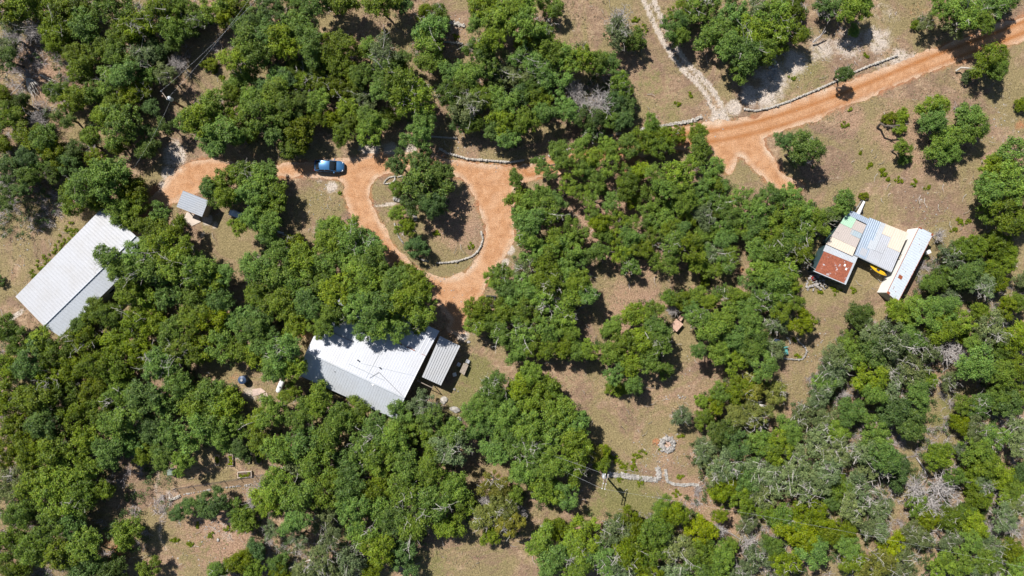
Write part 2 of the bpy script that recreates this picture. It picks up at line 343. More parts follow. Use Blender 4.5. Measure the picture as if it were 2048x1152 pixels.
# ------------------------------------------------------------------ tree list: x,y = crown centre in the photo, r = crown radius (px), type
TREES = """
1100,345,18,t 1132,372,20,t 1160,388,18,t 1195,362,20,t 1222,405,20,t 1232,435,20,t 1228,470,18,t 1238,505,18,t 1292,420,20,t 1304,475,18,t 1312,522,18,t 1342,528,20,t 1372,440,20,t 1402,500,18,t 1424,540,18,t 1462,432,22,t 1482,395,22,t 1478,455,20,t 1500,568,20,t 1290,388,20,t 1312,352,22,t 1355,382,20,t
1400,402,20,t 1442,372,20,t 1060,398,20,t 1138,448,18,t 1160,520,20,t 1562,622,22,t 1590,602,18,t 1462,612,20,t 1440,588,18,t 1382,622,18,t 1182,400,16,t 1260,445,18,t 1340,458,18,t 1435,420,18,t 1422,470,18,t 1460,510,18,t 1250,350,18,t 1215,330,20,t 1150,330,20,t
20,95,22,g 330,150,18,g 345,86,16,j 235,292,18,j 150,302,20,d 190,312,18,j 60,352,22,j 100,346,18,d 482,50,20,d 506,36,20,d 526,42,18,d 562,50,20,d 505,196,22,o 526,176,20,d 500,265,20,j 470,172,20,o 100,60,20,j 350,20,20,j 300,90,18,d 420,130,14,j 640,165,20,j 590,140,18,j 715,175,18,j 760,180,20,o 780,230,18,j 700,240,16,j
910,210,20,j 950,190,20,o 1020,280,22,o 985,262,20,d 950,250,18,j 920,245,18,d

30,48,20,g 12,118,22,d 75,325,24,j 140,330,22,d 50,312,20,d 2,242,20,j 40,205,18,d 322,108,18,d 380,55,20,j 300,216,16,d 332,252,14,d 15,395,20,d 45,378,16,d 602,205,22,d 590,236,18,d 560,156,22,o 662,236,18,j 716,242,18,j
620,135,20,d 470,190,20,j 500,195,18,j 660,628,22,o 634,655,18,o 1760,1060,18,g 1820,1060,18,g 1900,1080,20,g 1930,1020,20,j 1970,965,20,g 1925,905,16,g 2035,895,18,g 2045,940,18,d 1960,1130,20,g 1690,1060,20,j 1660,1000,18,d 1640,950,18,d
1440,1030,14,j 1495,1045,18,g 1510,1110,24,g 1530,1020,16,j 1485,1140,22,g 1460,1090,16,j 1780,780,22,g 1850,760,20,j 1900,760,18,g 2045,560,16,g 1995,570,18,j 1900,590,18,g 540,1060,16,g 600,1075,16,g 660,1075,20,g 560,1145,20,j 610,1148,20,g 670,1148,22,g 740,1140,22,j 480,900,18,d

10,8,32,j 58,14,34,o 104,12,32,j 150,22,36,j 120,62,32,j 176,48,32,o 225,22,36,j 272,58,36,j 236,80,28,j 322,28,32,j 350,58,26,j
110,88,20,j 150,112,24,j 166,142,26,o 205,98,28,j 240,118,28,o 282,122,26,g 250,150,26,o 300,150,22,j 265,185,26,j 222,158,24,o
148,195,28,o 115,182,22,j 190,185,26,j 228,205,24,j 288,180,18,j 245,248,38,o 205,235,22,o 182,275,20,j 62,272,32,j 25,232,28,j 8,190,18,j
92,282,28,j 112,308,28,j 20,342,26,d 4,292,20,j 130,235,18,d 380,22,26,o 430,18,28,o 404,40,18,j 470,10,26,j 452,34,20,j
500,92,36,o 470,118,24,o 490,150,24,j 425,212,28,o 398,245,32,o 440,262,32,o 470,230,26,j 375,246,20,o 428,292,24,o 480,270,22,j
212,350,38,o 255,375,32,j 172,378,30,o 270,402,26,j 296,300,22,d 300,268,16,d 455,362,28,o 492,348,26,o 418,376,16,o 500,382,26,o 455,395,20,o
540,14,24,d 590,10,20,j 635,8,28,o 682,5,30,o 760,6,30,o 800,4,26,d
600,52,32,o 568,92,36,o 530,72,28,o 522,112,28,o 622,92,28,o 655,98,30,o 692,92,28,o 672,130,28,j 636,132,24,j
766,110,30,g 740,98,22,o 722,150,22,o 792,132,20,j 700,148,20,j 545,186,28,o 520,232,32,o 562,218,26,o
602,160,26,j 575,155,20,d 640,205,24,o 675,178,22,j 695,215,20,o 745,265,26,y 722,200,22,g 742,238,24,o 770,150,24,o 800,120,18,d
800,168,38,o 832,195,34,o 850,240,24,o 835,268,28,o 598,262,34,j 585,292,28,j 565,245,22,j 545,264,20,o 636,232,18,j 685,268,22,j
865,58,32,o 860,92,32,o 856,126,22,o 878,34,20,j 850,26,16,j
972,10,30,o 1002,32,34,o 955,42,18,o 982,82,28,o 950,98,20,o 905,145,22,o 940,152,26,o 925,168,26,o 898,192,26,j 935,214,32,g 975,132,26,o 1000,142,28,g 1010,205,28,o 1005,242,26,o 990,175,24,d 965,190,24,o
848,372,42,d 872,410,24,d 828,402,26,d 878,345,24,d 842,322,24,d 798,328,22,d 520,365,30,o 545,392,28,o 535,345,22,o
1052,48,32,o 1040,14,28,o 1085,62,24,o 1046,88,20,y 1100,10,22,o 1050,118,26,o 1100,102,28,o 1130,122,28,o 1080,142,28,o 1160,116,26,o 1190,122,24,o 1215,132,22,o
1050,145,26,g 1062,175,24,j 1112,168,26,o 1040,192,26,d 1078,202,24,o 1050,238,26,o 1088,228,22,o 1135,215,24,o 1175,235,24,d 1240,172,24,j 1228,200,22,d 1248,214,24,d 1222,238,24,j 1250,240,20,d
1235,68,26,g 1268,82,22,d 1345,52,24,o 1362,70,20,o 1356,30,22,o 1400,20,34,o 1430,68,32,o 1470,30,34,o 1502,62,34,o 1490,102,34,o 1455,96,26,o 1482,132,26,o 1525,98,26,o 1540,42,28,g 1518,18,24,g
1302,250,20,j 1290,282,28,j 1328,275,24,j 1352,268,20,j 1256,290,24,o 1218,292,22,o 1182,268,20,o 1112,298,20,o 1122,318,22,o 1160,292,20,o 1184,318,22,o 1080,328,16,o
1172,342,22,o 1320,298,26,j 1396,266,20,o 1400,302,28,o 1362,350,32,o 1420,342,24,o 1425,368,22,o 1280,345,22,y 1250,372,26,j 1032,358,18,o 1400,385,24,o 1330,375,24,o 1205,375,14,y
1546,22,32,o 1562,52,32,o 1600,66,18,o 1546,88,26,o 1590,14,24,j 1652,12,24,d 1704,10,30,o 1730,8,18,o 1706,62,12,o 1830,48,9,y 1850,46,16,g 1888,18,26,o 1908,50,22,g 1932,30,32,o 1960,42,24,o 1982,8,32,o 2008,4,24,o
1978,118,30,y 1992,142,20,y 1935,155,11,g 1686,146,16,d 1566,282,17,d 1605,302,33,d
1778,238,13,y 1806,232,13,y 1798,258,12,y 1803,296,15,o 1808,318,12,o
1868,212,24,o 1870,242,26,o 1930,232,28,o 1940,258,26,o 1888,282,30,o 1900,306,24,o
1986,330,30,o 2026,318,34,o 1980,376,30,o 2022,374,36,o 1976,414,24,o 2012,426,32,o 2042,440,26,o 2042,210,14,j
150,398,30,j 200,396,28,j 240,420,26,o 168,372,26,j 262,440,22,o 322,432,22,o 300,455,24,o 345,462,28,o 295,494,24,o 330,502,30,o 222,514,26,o 244,540,28,o 268,515,24,o 300,540,30,o 350,532,32,o 392,542,32,o 372,496,18,o
420,562,28,o 450,548,20,o 442,592,28,o 385,592,30,o 340,582,32,o 290,592,32,y 254,586,22,o 144,606,15,o 132,628,14,o 162,648,20,j 192,622,24,j 216,632,28,j 170,676,32,j 230,682,32,j 276,640,28,j 310,642,28,y 342,660,28,o 390,642,30,o 430,640,26,y 480,640,26,o
14,662,28,j 42,682,26,j 82,682,24,o 110,704,32,j 60,722,32,o 100,752,32,j 20,732,32,j 145,732,30,j 190,732,32,j 240,742,32,j 280,700,30,j 320,722,32,o 360,702,28,o 400,692,30,y 440,692,28,o 480,702,28,o 500,662,28,o 2,562,10,d
430,386,24,o 515,395,24,o 500,438,22,o 530,430,24,o 545,450,22,o 478,452,16,o 532,470,20,o 690,458,26,o 658,462,22,o 650,486,26,o 700,484,30,o 740,494,28,o 590,492,26,j 560,505,28,o 612,520,32,o 660,522,32,o 705,530,32,o 752,525,28,o
722,562,32,o 762,562,30,o 795,562,26,o 815,545,24,o 838,572,28,o 805,602,34,o 842,612,30,o 760,612,32,o 715,602,32,o 672,582,32,o 640,560,30,o 600,560,34,o 550,552,34,o 512,540,30,o 522,590,30,j 562,602,32,o 622,612,30,o
650,655,15,o 690,630,20,o 762,652,28,o 738,660,22,o 798,652,24,o 838,642,22,o 526,632,26,o 540,692,28,o 518,655,26,o 592,645,28,o 566,702,28,o 588,735,22,o 548,738,28,o 514,708,28,o
1000,545,20,o 1012,572,22,o 985,556,15,o 958,622,26,o 952,650,20,o 985,645,22,o 1002,668,22,o 1022,594,28,o 1010,625,26,o
1040,402,26,o 1045,432,22,o 1062,450,28,o 1092,425,28,o 1112,400,18,o 1085,388,22,o 1070,502,28,o 1050,474,22,o 1110,480,24,o 1150,476,24,o 1130,502,28,o 1090,524,28,o 1048,532,26,g 1130,542,28,o 1162,560,24,o 1176,590,20,o 1140,592,32,o 1100,562,28,o 1056,570,28,o 1090,602,30,o 1058,622,28,o 1130,632,26,o 1100,652,28,o 1048,662,28,o 1140,662,18,o 1080,692,26,o 1130,694,22,o 1158,702,22,o 1040,704,24,o 1062,742,24,o
1184,432,15,y 1202,446,20,y 1208,472,16,y 1196,502,22,o 1262,400,16,y 1258,472,22,o 1255,500,20,o 1284,496,22,o 1260,532,18,o 1294,448,14,d 1325,402,24,o 1345,424,24,o 1372,400,24,o 1320,442,22,o 1360,462,20,o 1345,490,26,o 1382,500,26,o 1402,470,22,o 1410,432,24,g 1440,405,22,o 1442,450,24,o 1506,420,26,o 1510,455,26,o 1448,482,22,o 1428,505,22,g 1396,530,20,o 1410,562,12,y 1450,525,18,o 1512,495,28,o 1530,470,26,o 1522,540,28,o 1470,590,20,o 1490,612,26,o 1525,602,26,o 1500,645,24,o
1336,596,18,j 1364,602,24,j 1392,592,22,o 1420,602,18,o 1272,632,26,o 1300,622,22,o 1312,652,24,o 1230,652,18,o 1250,682,26,o 1290,682,28,o 1322,684,24,o 1212,664,14,o 1180,698,18,o 1220,712,24,o 1262,722,26,o 1300,722,24,o 1328,742,16,o 1230,752,20,o 1268,772,18,o 1225,775,14,o
1396,632,22,o 1420,662,28,o 1450,642,26,o 1396,704,16,o 1436,702,24,o 1470,680,26,o 1502,672,26,o 1502,702,28,o 1470,722,24,o 1522,732,26,o
1542,402,28,o 1580,392,24,o 1562,432,30,o 1600,422,28,o 1608,462,28,o 1634,448,22,o 1580,470,28,o 1552,502,30,o 1598,504,26,o 1572,540,30,o 1545,562,28,o 1582,570,20,o 1560,592,26,o 1652,438,20,g 1684,405,22,o 1668,425,16,o
1606,645,24,y 1545,642,26,g 1540,692,24,g 1715,634,25,d 1727,393,8,y
1905,512,24,g 1922,500,24,j 1952,490,26,j 1992,488,28,j 2012,502,22,j 1892,560,26,j 1932,550,28,d 1970,542,28,j 2010,530,20,j 1862,568,22,o 1960,572,24,g
1790,624,22,o 1822,620,26,o 1852,630,26,o 1890,618,24,o 1882,652,28,o 1922,642,26,o 1745,662,22,g 1698,682,22,o 1700,712,24,o 1740,702,32,d 1780,682,32,g 1820,682,28,o 1678,722,28,g 1660,742,26,g 1780,732,32,g 1732,752,30,o 1822,742,30,g 1860,700,24,g
1955,732,34,o 1974,660,30,g 2012,612,20,y 2034,606,18,y 2032,680,28,y 2002,690,26,j 2000,742,28,o 2038,730,26,o 1945,690,18,o 1920,668,20,j 1990,790,22,o 1960,620,18,o
20,792,32,j 70,800,34,o 120,792,32,j 40,852,34,j 90,852,32,d 150,832,32,j 202,822,32,j 240,842,34,y 170,882,32,o 120,902,36,o 60,902,34,j 14,902,28,j 20,962,34,g 70,962,34,o 122,952,38,o 172,932,32,o 110,1002,34,o 160,992,32,j 205,975,22,j
50,1022,34,j 100,1052,34,j 150,1042,30,o 20,1082,34,j 70,1102,34,j 122,1112,32,o 170,1090,30,o 30,1142,28,j 170,1142,34,d 222,1144,30,d 250,1062,28,o 222,902,28,o 262,882,30,o 288,905,20,o 290,792,36,d 340,802,36,o 390,812,34,o 430,832,32,o 390,862,34,o 340,872,34,o 330,912,24,o 362,922,22,o 440,872,24,o 300,850,28,d 460,802,32,o 420,782,32,o 360,760,30,o 240,790,32,j 190,780,28,j 300,1140,22,o
425,1004,26,d 396,1013,19,d 360,1022,19,d 478,1022,24,j 490,1042,24,o 440,1145,24,j 480,1124,26,j 505,1142,22,j 470,855,22,o
545,822,28,o 582,785,18,o 600,832,28,o 640,800,30,o 680,832,32,o 660,872,32,o 610,882,32,o 560,892,32,o 755,862,32,o 730,892,30,o 700,922,32,d 640,932,34,o 590,942,32,g 556,962,32,o 540,1002,30,o 600,992,34,o 650,982,34,o 700,972,32,o 762,912,32,o 830,862,32,o 862,842,28,d 872,882,28,o 812,932,34,o 862,932,32,o 902,900,32,g 905,862,26,o 760,962,34,o 812,982,34,o 862,1002,34,o 902,972,30,o 922,1012,30,o 750,1012,34,o 700,1022,32,o 650,1032,26,g 782,1042,34,d 832,1052,32,o 762,1092,32,o 800,1112,34,d 892,1052,26,o 720,1062,28,o 592,1042,26,o 710,822,24,o 790,880,30,o 845,808,22,g 520,842,22,o 520,890,26,o 800,825,22,o
980,802,28,o 950,828,24,o 1002,832,28,o 960,855,28,o 990,902,26,o 1012,872,28,o 985,968,26,k 1010,1008,28,k 968,1030,26,k 1020,1048,24,k 700,1110,32,g 640,1120,28,g 514,1100,20,d 980,1070,18,y 985,770,24,o 1010,800,24,o 560,1130,20,o
1050,802,32,o 1090,792,32,o 1122,822,32,o 1150,842,28,o 1060,852,32,o 1110,872,34,o 1150,882,32,o 1060,902,32,o 1040,942,26,o 1100,932,32,o 1150,932,28,o 1180,908,20,k 1090,982,32,o 1132,985,24,o 1202,928,18,y 1206,902,16,j 1040,772,26,o 1240,780,14,o 1356,833,19,g 1028,985,20,o
1436,788,18,y 1470,778,26,y 1500,772,30,k 1405,800,14,y 1432,808,18,y 1412,838,20,o 1440,862,26,d 1470,882,26,d 1478,836,24,k 1512,832,26,k 1522,880,28,o 1402,905,24,g 1422,935,28,g 1452,932,28,g 1442,982,26,j 1480,1000,26,j 1490,952,30,o 1522,940,28,g 1522,990,26,g 1475,960,24,y 1498,880,18,k
1080,1082,26,o 1110,1060,24,j 1170,1062,32,o 1222,1062,32,g 1262,1052,34,j 1312,1052,34,j 1350,1022,24,j 1325,1012,20,j 1150,1102,32,o 1102,1122,32,o 1202,1112,32,o 1252,1102,34,j 1302,1102,34,j 1352,1092,32,g 1402,1062,26,y 1402,1102,30,j 1440,1112,28,j 1150,1145,26,o 1240,1145,30,g 1295,1146,28,j 1345,1142,28,g 1395,1146,26,o 1440,1146,24,j
1550,782,22,k 1640,790,24,g 1653,765,24,o 1603,828,28,g 1696,818,28,o 1743,788,24,o 1783,825,32,d 1819,851,30,d 1836,788,26,o 1753,865,30,o 1646,841,24,g 1629,878,30,g 1579,861,24,o 1669,865,22,o 1556,895,28,o 1586,925,30,g 1679,901,30,g 1723,901,30,g 1769,908,32,o 1793,941,28,d 1749,935,30,g
1613,975,34,g 1556,955,30,g 1659,935,28,g 1676,975,28,j 1716,981,32,g 1756,1015,24,g 1703,1015,26,g 1736,1055,22,g 1569,1035,32,j 1620,1021,32,j 1653,1055,26,j 1596,1068,32,y 1619,1101,28,o 1569,1125,28,j 1696,1095,22,o 1703,1121,22,o 1749,1128,32,k 1786,1095,26,y 1796,1121,28,g 1846,1078,22,g 1853,1035,24,j 1896,1035,26,j 1829,1008,22,j
1879,915,26,j 1906,951,18,j 1953,811,26,o 1929,811,20,o 1956,861,26,g 1923,845,20,j 1986,875,24,o 2013,805,28,d 2036,788,24,o 2036,851,24,g 1953,901,28,o 1969,928,28,o 1946,955,26,j 1996,955,24,o 1953,995,26,j 2029,975,24,o 2009,998,18,o 2036,1015,20,g 2003,1035,24,g 1943,1051,24,o 1939,1081,18,o 1986,1095,26,g 2016,1101,26,j 1919,1121,28,o 1883,1128,26,o 1976,1128,26,o 2029,1135,26,o 1549,1090,20,j
797,428,16,y 812,452,18,y 798,378,15,y 834,497,20,d
"""
DEAD = """1010,985,20 970,1000,18 1035,1025,20 560,955,14 1845,690,14 1930,860,12 1690,790,14 1440,925,12 25,75,26 60,62,24 355,128,20 75,238,22 10,372,28 40,352,22 345,4,26 1150,182,22 1200,208,32 1166,208,24 1238,38,28 600,168,22
1345,620,15 1900,706,30 1836,981,30 1883,975,34 1860,1010,26 1549,1110,24 1983,1061,20 2023,1050,22 515,980,24 505,1005,18 1000,1045,22 1325,1030,18 870,818,18 1440,1060,18 20,400,20 1925,712,22
1500,1085,22 1655,20,22 1880,470,16"""
TL = [(float(a), float(b), float(c), d) for a, b, c, d in (t.split(',') for t in TREES.split())]
DL = [tuple(float(v) for v in t.split(',')) for t in DEAD.split()]

# ------------------------------------------------------------------ ground
ext = [100, 106, 114, 126, 145, 175, 220, 300, 430, 650, 1000, 1600]
cx = np.concatenate([-np.array(ext[::-1], float), np.arange(-95, 95.01, 0.42), np.array(ext, float)])
cy = np.concatenate([-np.array(ext[::-1], float) + 35, np.arange(-60, 60.01, 0.42), np.array(ext, float) - 35])
GXX, GYY = np.meshgrid(cx, cy); PX = GXX*PPM + 1024; PY = -GYY*PPM + 576
def blobs(lst, soft=1.0):
    m = np.zeros(PX.shape)
    for b in lst:
        x, y, r = b[:3]; s = b[3] if len(b) > 3 else 1.0
        d = np.hypot(PX-x, PY-y)/r
        m = np.maximum(m, s*np.clip(1.35 - d, 0, 1)/1.0)
    return np.clip(m, 0, 1)
def line(pts, w, s=1.0): return s*np.clip(1.5 - seg_dist(PX, PY, pts)/w, 0, 1)
cal = blobs([(1440,238,24),(1468,215,20),(1500,190,30,.85),(1545,160,46,.75),(1530,190,34,.8),(1590,125,34,.75),(1640,100,44,.6),(1700,90,50,.6),(1755,80,45,.65),(1800,118,34,.7),(1825,118,24,.6),
 (350,308,30,.9),(336,345,18,.9),(326,372,14,.8),(740,294,26,.95),(782,300,20,.9),(822,300,16,.9),(664,374,16,.85),(1020,500,12,1),(1010,525,10,1),(910,612,12,1),(926,672,16,.9),(915,655,10,.8),
 (415,440,14,.9),(405,470,9,.7),(430,450,10,.8),(590,305,26,.4),(540,318,22,.35),(1760,130,30,.5),(950,25,20,.5),(905,60,22,.5),(890,105,18,.45),(900,310,30,.35),(1010,310,30,.3),(930,700,18,.4),(640,362,10,.6),
 (1360,745,20,.3),(1480,640,20,.25),(1850,430,60,.3),(2000,230,70,.35),(320,1000,14,.5),(500,790,24,.6),(1275,800,20,.2),(1400,970,30,.35),(1130,985,10,.5), (450,1062,60,.42),(395,1040,40,.4),(345,985,24,.45),(1640,1010,20,.4),(2010,650,20,.5),(1770,30,50,.45)])
TRK = [(1290,-20),(1311,30),(1341,90),(1373,135),(1410,172),(1434,212),(1445,246)]
for off, w_, s_ in ((-11, 6, .8), (9, 6, .8), (0, 18, .40)): cal = np.maximum(cal, line(smooth_poly([(x+off, y) for x, y in TRK], False), w_, s_))
cal = np.maximum(cal, line(smooth_poly([(1606,376),(1680,354),(1760,374),(1850,388),(1950,362),(2000,300),(2012,230),(2000,170)], False), 4, .42)); cal = np.maximum(cal, line(smooth_poly([(1600,388),(1680,367),(1760,388),(1855,402),(1962,374),(2016,305),(2028,230),(2016,165)], False), 4, .4))
cal = np.maximum(cal, line([(318,940),(312,975),(317,1000),(325,1030),(318,1062),(330,1100)], 7, .5))
cal = np.maximum(cal, line([(20,640),(45,622)], 6, .8)); cal = np.maximum(cal, line([(752,412),(790,407)], 4, .8))
grn = blobs([(1240,210,60,.55),(1300,170,60,.5),(1340,215,50,.45),(1240,985,70,.8),(1290,1025,60,.85),(1190,1020,40,.6),(950,745,44,.9),(930,800,50,.8),(900,840,30,.7),(905,550,50,.35),(1150,760,60,.35),
 (1840,430,60,.35),(1620,160,70,.45),(1710,450,40,.4),(1840,545,40,.45),(1900,805,30,.8),(1880,840,24,.8),(860,1130,60,.6),(400,1100,60,.45),(1000,1130,50,.35),(1750,1030,60,.5),(1810,950,50,.6),(640,400,50,.35),
 (400,470,60,.3),(1580,620,80,.25),(1660,700,70,.3),(110,560,50,.3),(40,440,40,.2),(760,60,60,.2),(1320,900,80,.15),(1960,1040,80,.5),(1650,1080,60,.5)])
lit = blobs([(905,440,80,.7),(1800,260,90,.65),(1850,300,80,.6),(1700,236,40,.8),(440,1060,110,.75),(380,1000,60,.5),(1260,600,60,.5),(1180,430,120,.8),(1270,440,150,.8),(1260,620,90,.7),(1310,780,100,.5),(1620,680,70,.4),(1340,900,60,.5),(1400,990,60,.7),(1450,1040,60,.7),
 (620,1030,70,.6),(1520,640,60,.5),(100,160,60,.7),(330,80,50,.5),(40,110,50,.7),(900,80,60,.6),(1420,760,60,.5),(1990,860,40,.5),(1600,1110,60,.5),(930,300,60,.5),(1700,30,40,.4)])
ora = blobs([(1312,884,9,.9),(320,392,30,.9),(298,432,22,.9),(236,1108,28,.8),(215,1085,18,.5),(600,665,22,.6),(575,662,14,.6),(1490,470,14,.5),(1484,540,14,.5),(1460,400,20,.6),(700,690,20,.3),(1390,890,30,.35),
 (2040,250,16,.6),(1920,458,26,.35),(470,755,24,.4),(300,870,20,.5),(1260,330,60,.5),(1170,330,40,.6),(450,985,8,.5),(1680,860,14,.6),(1850,30,60,.35),(1790,20,40,.3),(1690,1130,20,.4)])
frs = np.zeros(PX.shape)
for x, y, r, k in TL:
    frs = np.maximum(frs, np.clip(1.25 - np.hypot(PX-x, PY-y)/(r+4), 0, .6))
frs = np.maximum(frs, np.where((np.abs(GXX) > 82) | (np.abs(GYY) > 48), .4, 0))
lit = np.maximum(lit, frs)
Z = 0.10*fbm(PX, PY, 120, 4)
sdr = road_sd(PX, PY)
ora = np.maximum(ora, .62*np.clip(1 - (-sdr)/20, 0, 1)); cal = np.maximum(cal, np.where(sdr < 0, .34*np.clip(1 - np.abs(-sdr-5)/12, 0, 1), 0))
flat = np.clip((-sdr)/30, 0, 1); flat[(np.abs(GXX) > 95)] = 0
core = (np.abs(GXX) < 92) & (np.abs(GYY) < 58)
Z = np.where(core, Z*flat, 0)
vs = np.stack([GXX, GYY, Z], -1).reshape(-1, 3)
ny, nx = PX.shape
ii = np.arange(ny*nx).reshape(ny, nx)
fs = np.stack([ii[:-1,:-1], ii[:-1,1:], ii[1:,1:], ii[1:,:-1]], -1).reshape(-1, 4)
def ground_mat():
    t = NT('dry_grass_ground'); p = t.pos()
    a = t.n('ShaderNodeAttribute', attribute_name='tint'); s = t.n('ShaderNodeSeparateColor'); t.l(a.outputs['Color'], s.inputs[0])
    a2 = t.n('ShaderNodeAttribute', attribute_name='zone'); s2 = t.n('ShaderNodeSeparateColor'); t.l(a2.outputs['Color'], s2.inputs[0])
    n1 = t.noise(p, 0.13, 7, 0.7, 0.6); n2 = t.noise(p, 1.1, 6, 0.7); n3 = t.noise(p, 5.5, 5, 0.75); n4 = t.noise(p, 0.5, 8, 0.8, 0.5)
    col = t.ramp(n2, [(0.30, (0.225,0.148,0.092)), (0.5, (0.368,0.252,0.162)), (0.70, (0.525,0.388,0.265))])
    col = t.mix(t.ramp(n1, [(0.42, 0.0), (0.56, 0.75)]), col, (0.225,0.150,0.108))
    col = t.mix(t.ramp(n3, [(0.60, 0.0), (0.74, 0.8)]), col, (0.62,0.53,0.42))
    ol = t.ramp(t.noise(p, 0.11, 7, 0.7, 0.8), [(0.44, 0.0), (0.54, 0.85)])
    col = t.mix(ol, col, t.ramp(n3, [(0.3, (0.150,0.128,0.056)), (0.6, (0.330,0.270,0.135))]))
    def zone(sock, nz, lo=.35, hi=.65):
        v = t.math('ADD', sock, t.math('MULTIPLY', t.math('SUBTRACT', nz, 0.5), 1.3))
        return t.ramp(v, [(lo, 0.0), (hi, 1.0)])
    lc = t.ramp(n3, [(0.3, (0.170,0.104,0.070)), (0.5, (0.375,0.238,0.160)), (0.7, (0.570,0.405,0.300))])
    col = t.mix(t.math('MULTIPLY', zone(s.outputs[2], n4), 0.85), col, lc)
    gc = t.ramp(n3, [(0.3, (0.110,0.120,0.036)), (0.5, (0.205,0.195,0.075)), (0.7, (0.330,0.285,0.140))])
    col = t.mix(t.math('MULTIPLY', zone(s.outputs[1], n2), 0.9), col, gc)
    oc = t.ramp(n3, [(0.3, (0.30,0.125,0.060)), (0.7, (0.52,0.25,0.13))])
    col = t.mix(t.math('MULTIPLY', zone(s2.outputs[0], n4), 0.9), col, oc)
    cc = t.ramp(n3, [(0.28, (0.36,0.29,0.24)), (0.5, (0.56,0.48,0.41)), (0.7, (0.74,0.67,0.60))])
    col = t.mix(t.math('MULTIPLY', zone(s.outputs[0], n4, .4, .7), 0.95), col, cc)
    dk = t.ramp(t.noise(p, 4.5, 4, 0.95), [(0.36, 0.50), (0.50, 1.0), (0.64, 1.30)])
    col = t.mix(1.0, col, dk, 'MULTIPLY')
    t.set(Base_Color=col, Roughness=0.95, Specular_IOR_Level=0.08)
    h = t.math('ADD', t.math('MULTIPLY', n3, 0.5), n2)
    t.bump(h, 0.9, 0.30)
    return t.m
me = np_mesh('ground', vs, fs, 4, ground_mat(), np.stack([cal, grn, lit, np.ones_like(cal)], -1).reshape(-1, 4), True)
za = me.color_attributes.new('zone', 'FLOAT_COLOR', 'POINT')
za.data.foreach_set('color', np.stack([ora, ora*0, ora*0, np.ones_like(ora)], -1).astype(np.float32).ravel())
g = bpy.data.objects.new('ground', me); COL.objects.link(g); g['kind'] = 'structure'

def ground_z(px, py):
    x, y = GX(px), GY(py)
    j = int(np.clip(np.searchsorted(cx, x), 1, nx-1)); i = int(np.clip(np.searchsorted(cy, y), 1, ny-1))
    return float(Z[i, j])

# road: marching over a fine grid, outline roughened
rx = np.arange(-70, 86, 0.24); ry = np.arange(-10, 46, 0.24)
RX, RY = np.meshgrid(rx, ry); RPX = RX*PPM+1024; RPY = -RY*PPM+576
F = road_sd(RPX, RPY) + 2.5 + 9*fbm(RPX, RPY, 24, 5) + 3.5*vnoise(RPX, RPY, 4.5)
vmap = {}; rv = []; rf = []
def rvert(key, x, y):
    if key not in vmap: vmap[key] = len(rv); rv.append((x, y, 0.006))
    return vmap[key]
near = (np.maximum.reduce([F[:-1,:-1], F[1:,:-1], F[:-1,1:], F[1:,1:]]) > 0)
for i, j in zip(*np.nonzero(near)):
    cs = [(i, j), (i, j+1), (i+1, j+1), (i+1, j)]; poly = []
    for a in range(4):
        p, q = cs[a], cs[(a+1) % 4]; fp, fq = F[p], F[q]
        if fp > 0: poly.append(rvert(p, RX[p], RY[p]))
        if (fp > 0) != (fq > 0):
            t_ = fp/(fp-fq); key = (min(p, q), max(p, q))
            poly.append(rvert(key, RX[p]+(RX[q]-RX[p])*t_, RY[p]+(RY[q]-RY[p])*t_))
    if len(poly) > 2: rf.append(tuple(poly))
rva = np.array(rv); rpx = rva[:,0]*PPM+1024; rpy = -rva[:,1]*PPM+576
dc = np.minimum.reduce([np.abs(seg_dist(rpx, rpy, smooth_poly(c, False)) - 10.5) for c in CENTRES[:1]])
trk = np.clip(1.2 - dc/5.5, 0, 1); edg = np.clip(1 - road_sd(rpx, rpy)/9, 0, 1)
rme = bpy.data.meshes.new('driveway'); rme.from_pydata(rv, [], rf); rme.update()
ca = rme.color_attributes.new('tint', 'FLOAT_COLOR', 'POINT')
ca.data.foreach_set('color', np.stack([trk, edg, trk*0, trk*0+1], -1).astype(np.float32).ravel())
t = NT('orange_gravel'); p = t.pos()
a = t.n('ShaderNodeAttribute', attribute_name='tint'); s = t.n('ShaderNodeSeparateColor'); t.l(a.outputs['Color'], s.inputs[0])
n2 = t.noise(p, 0.9, 6, 0.7); n3 = t.noise(p, 7.0, 5, 0.8); n4 = t.noise(p, 0.3, 7, 0.75, 0.6)
col = t.ramp(n2, [(0.3, (0.355,0.180,0.092)), (0.5, (0.47,0.250,0.130)), (0.72, (0.56,0.330,0.190))])
col = t.mix(t.math('MULTIPLY', t.ramp(n4, [(0.45,0.0),(0.7,0.55)]), 1.0), col, (0.62,0.41,0.27))
tr = t.math('MULTIPLY', s.outputs[0], t.ramp(n2, [(0.3,0.3),(0.6,0.95)]))
col = t.mix(tr, col, (0.36,0.145,0.048))
col = t.mix(t.math('MULTIPLY', s.outputs[1], t.ramp(n4, [(0.35,0.05),(0.65,0.8)])), col, (0.60,0.48,0.37))
col = t.mix(1.0, col, t.ramp(n3, [(0.34,0.42),(0.5,1.0),(0.66,1.35)]), 'MULTIPLY')
t.set(Base_Color=col, Roughness=0.95, Specular_IOR_Level=0.05); t.bump(t.math('ADD', n3, n2), 0.6, 0.12)
rme.materials.append(t.m)
ro = bpy.data.objects.new('driveway', rme); COL.objects.link(ro); ro['kind'] = 'structure'

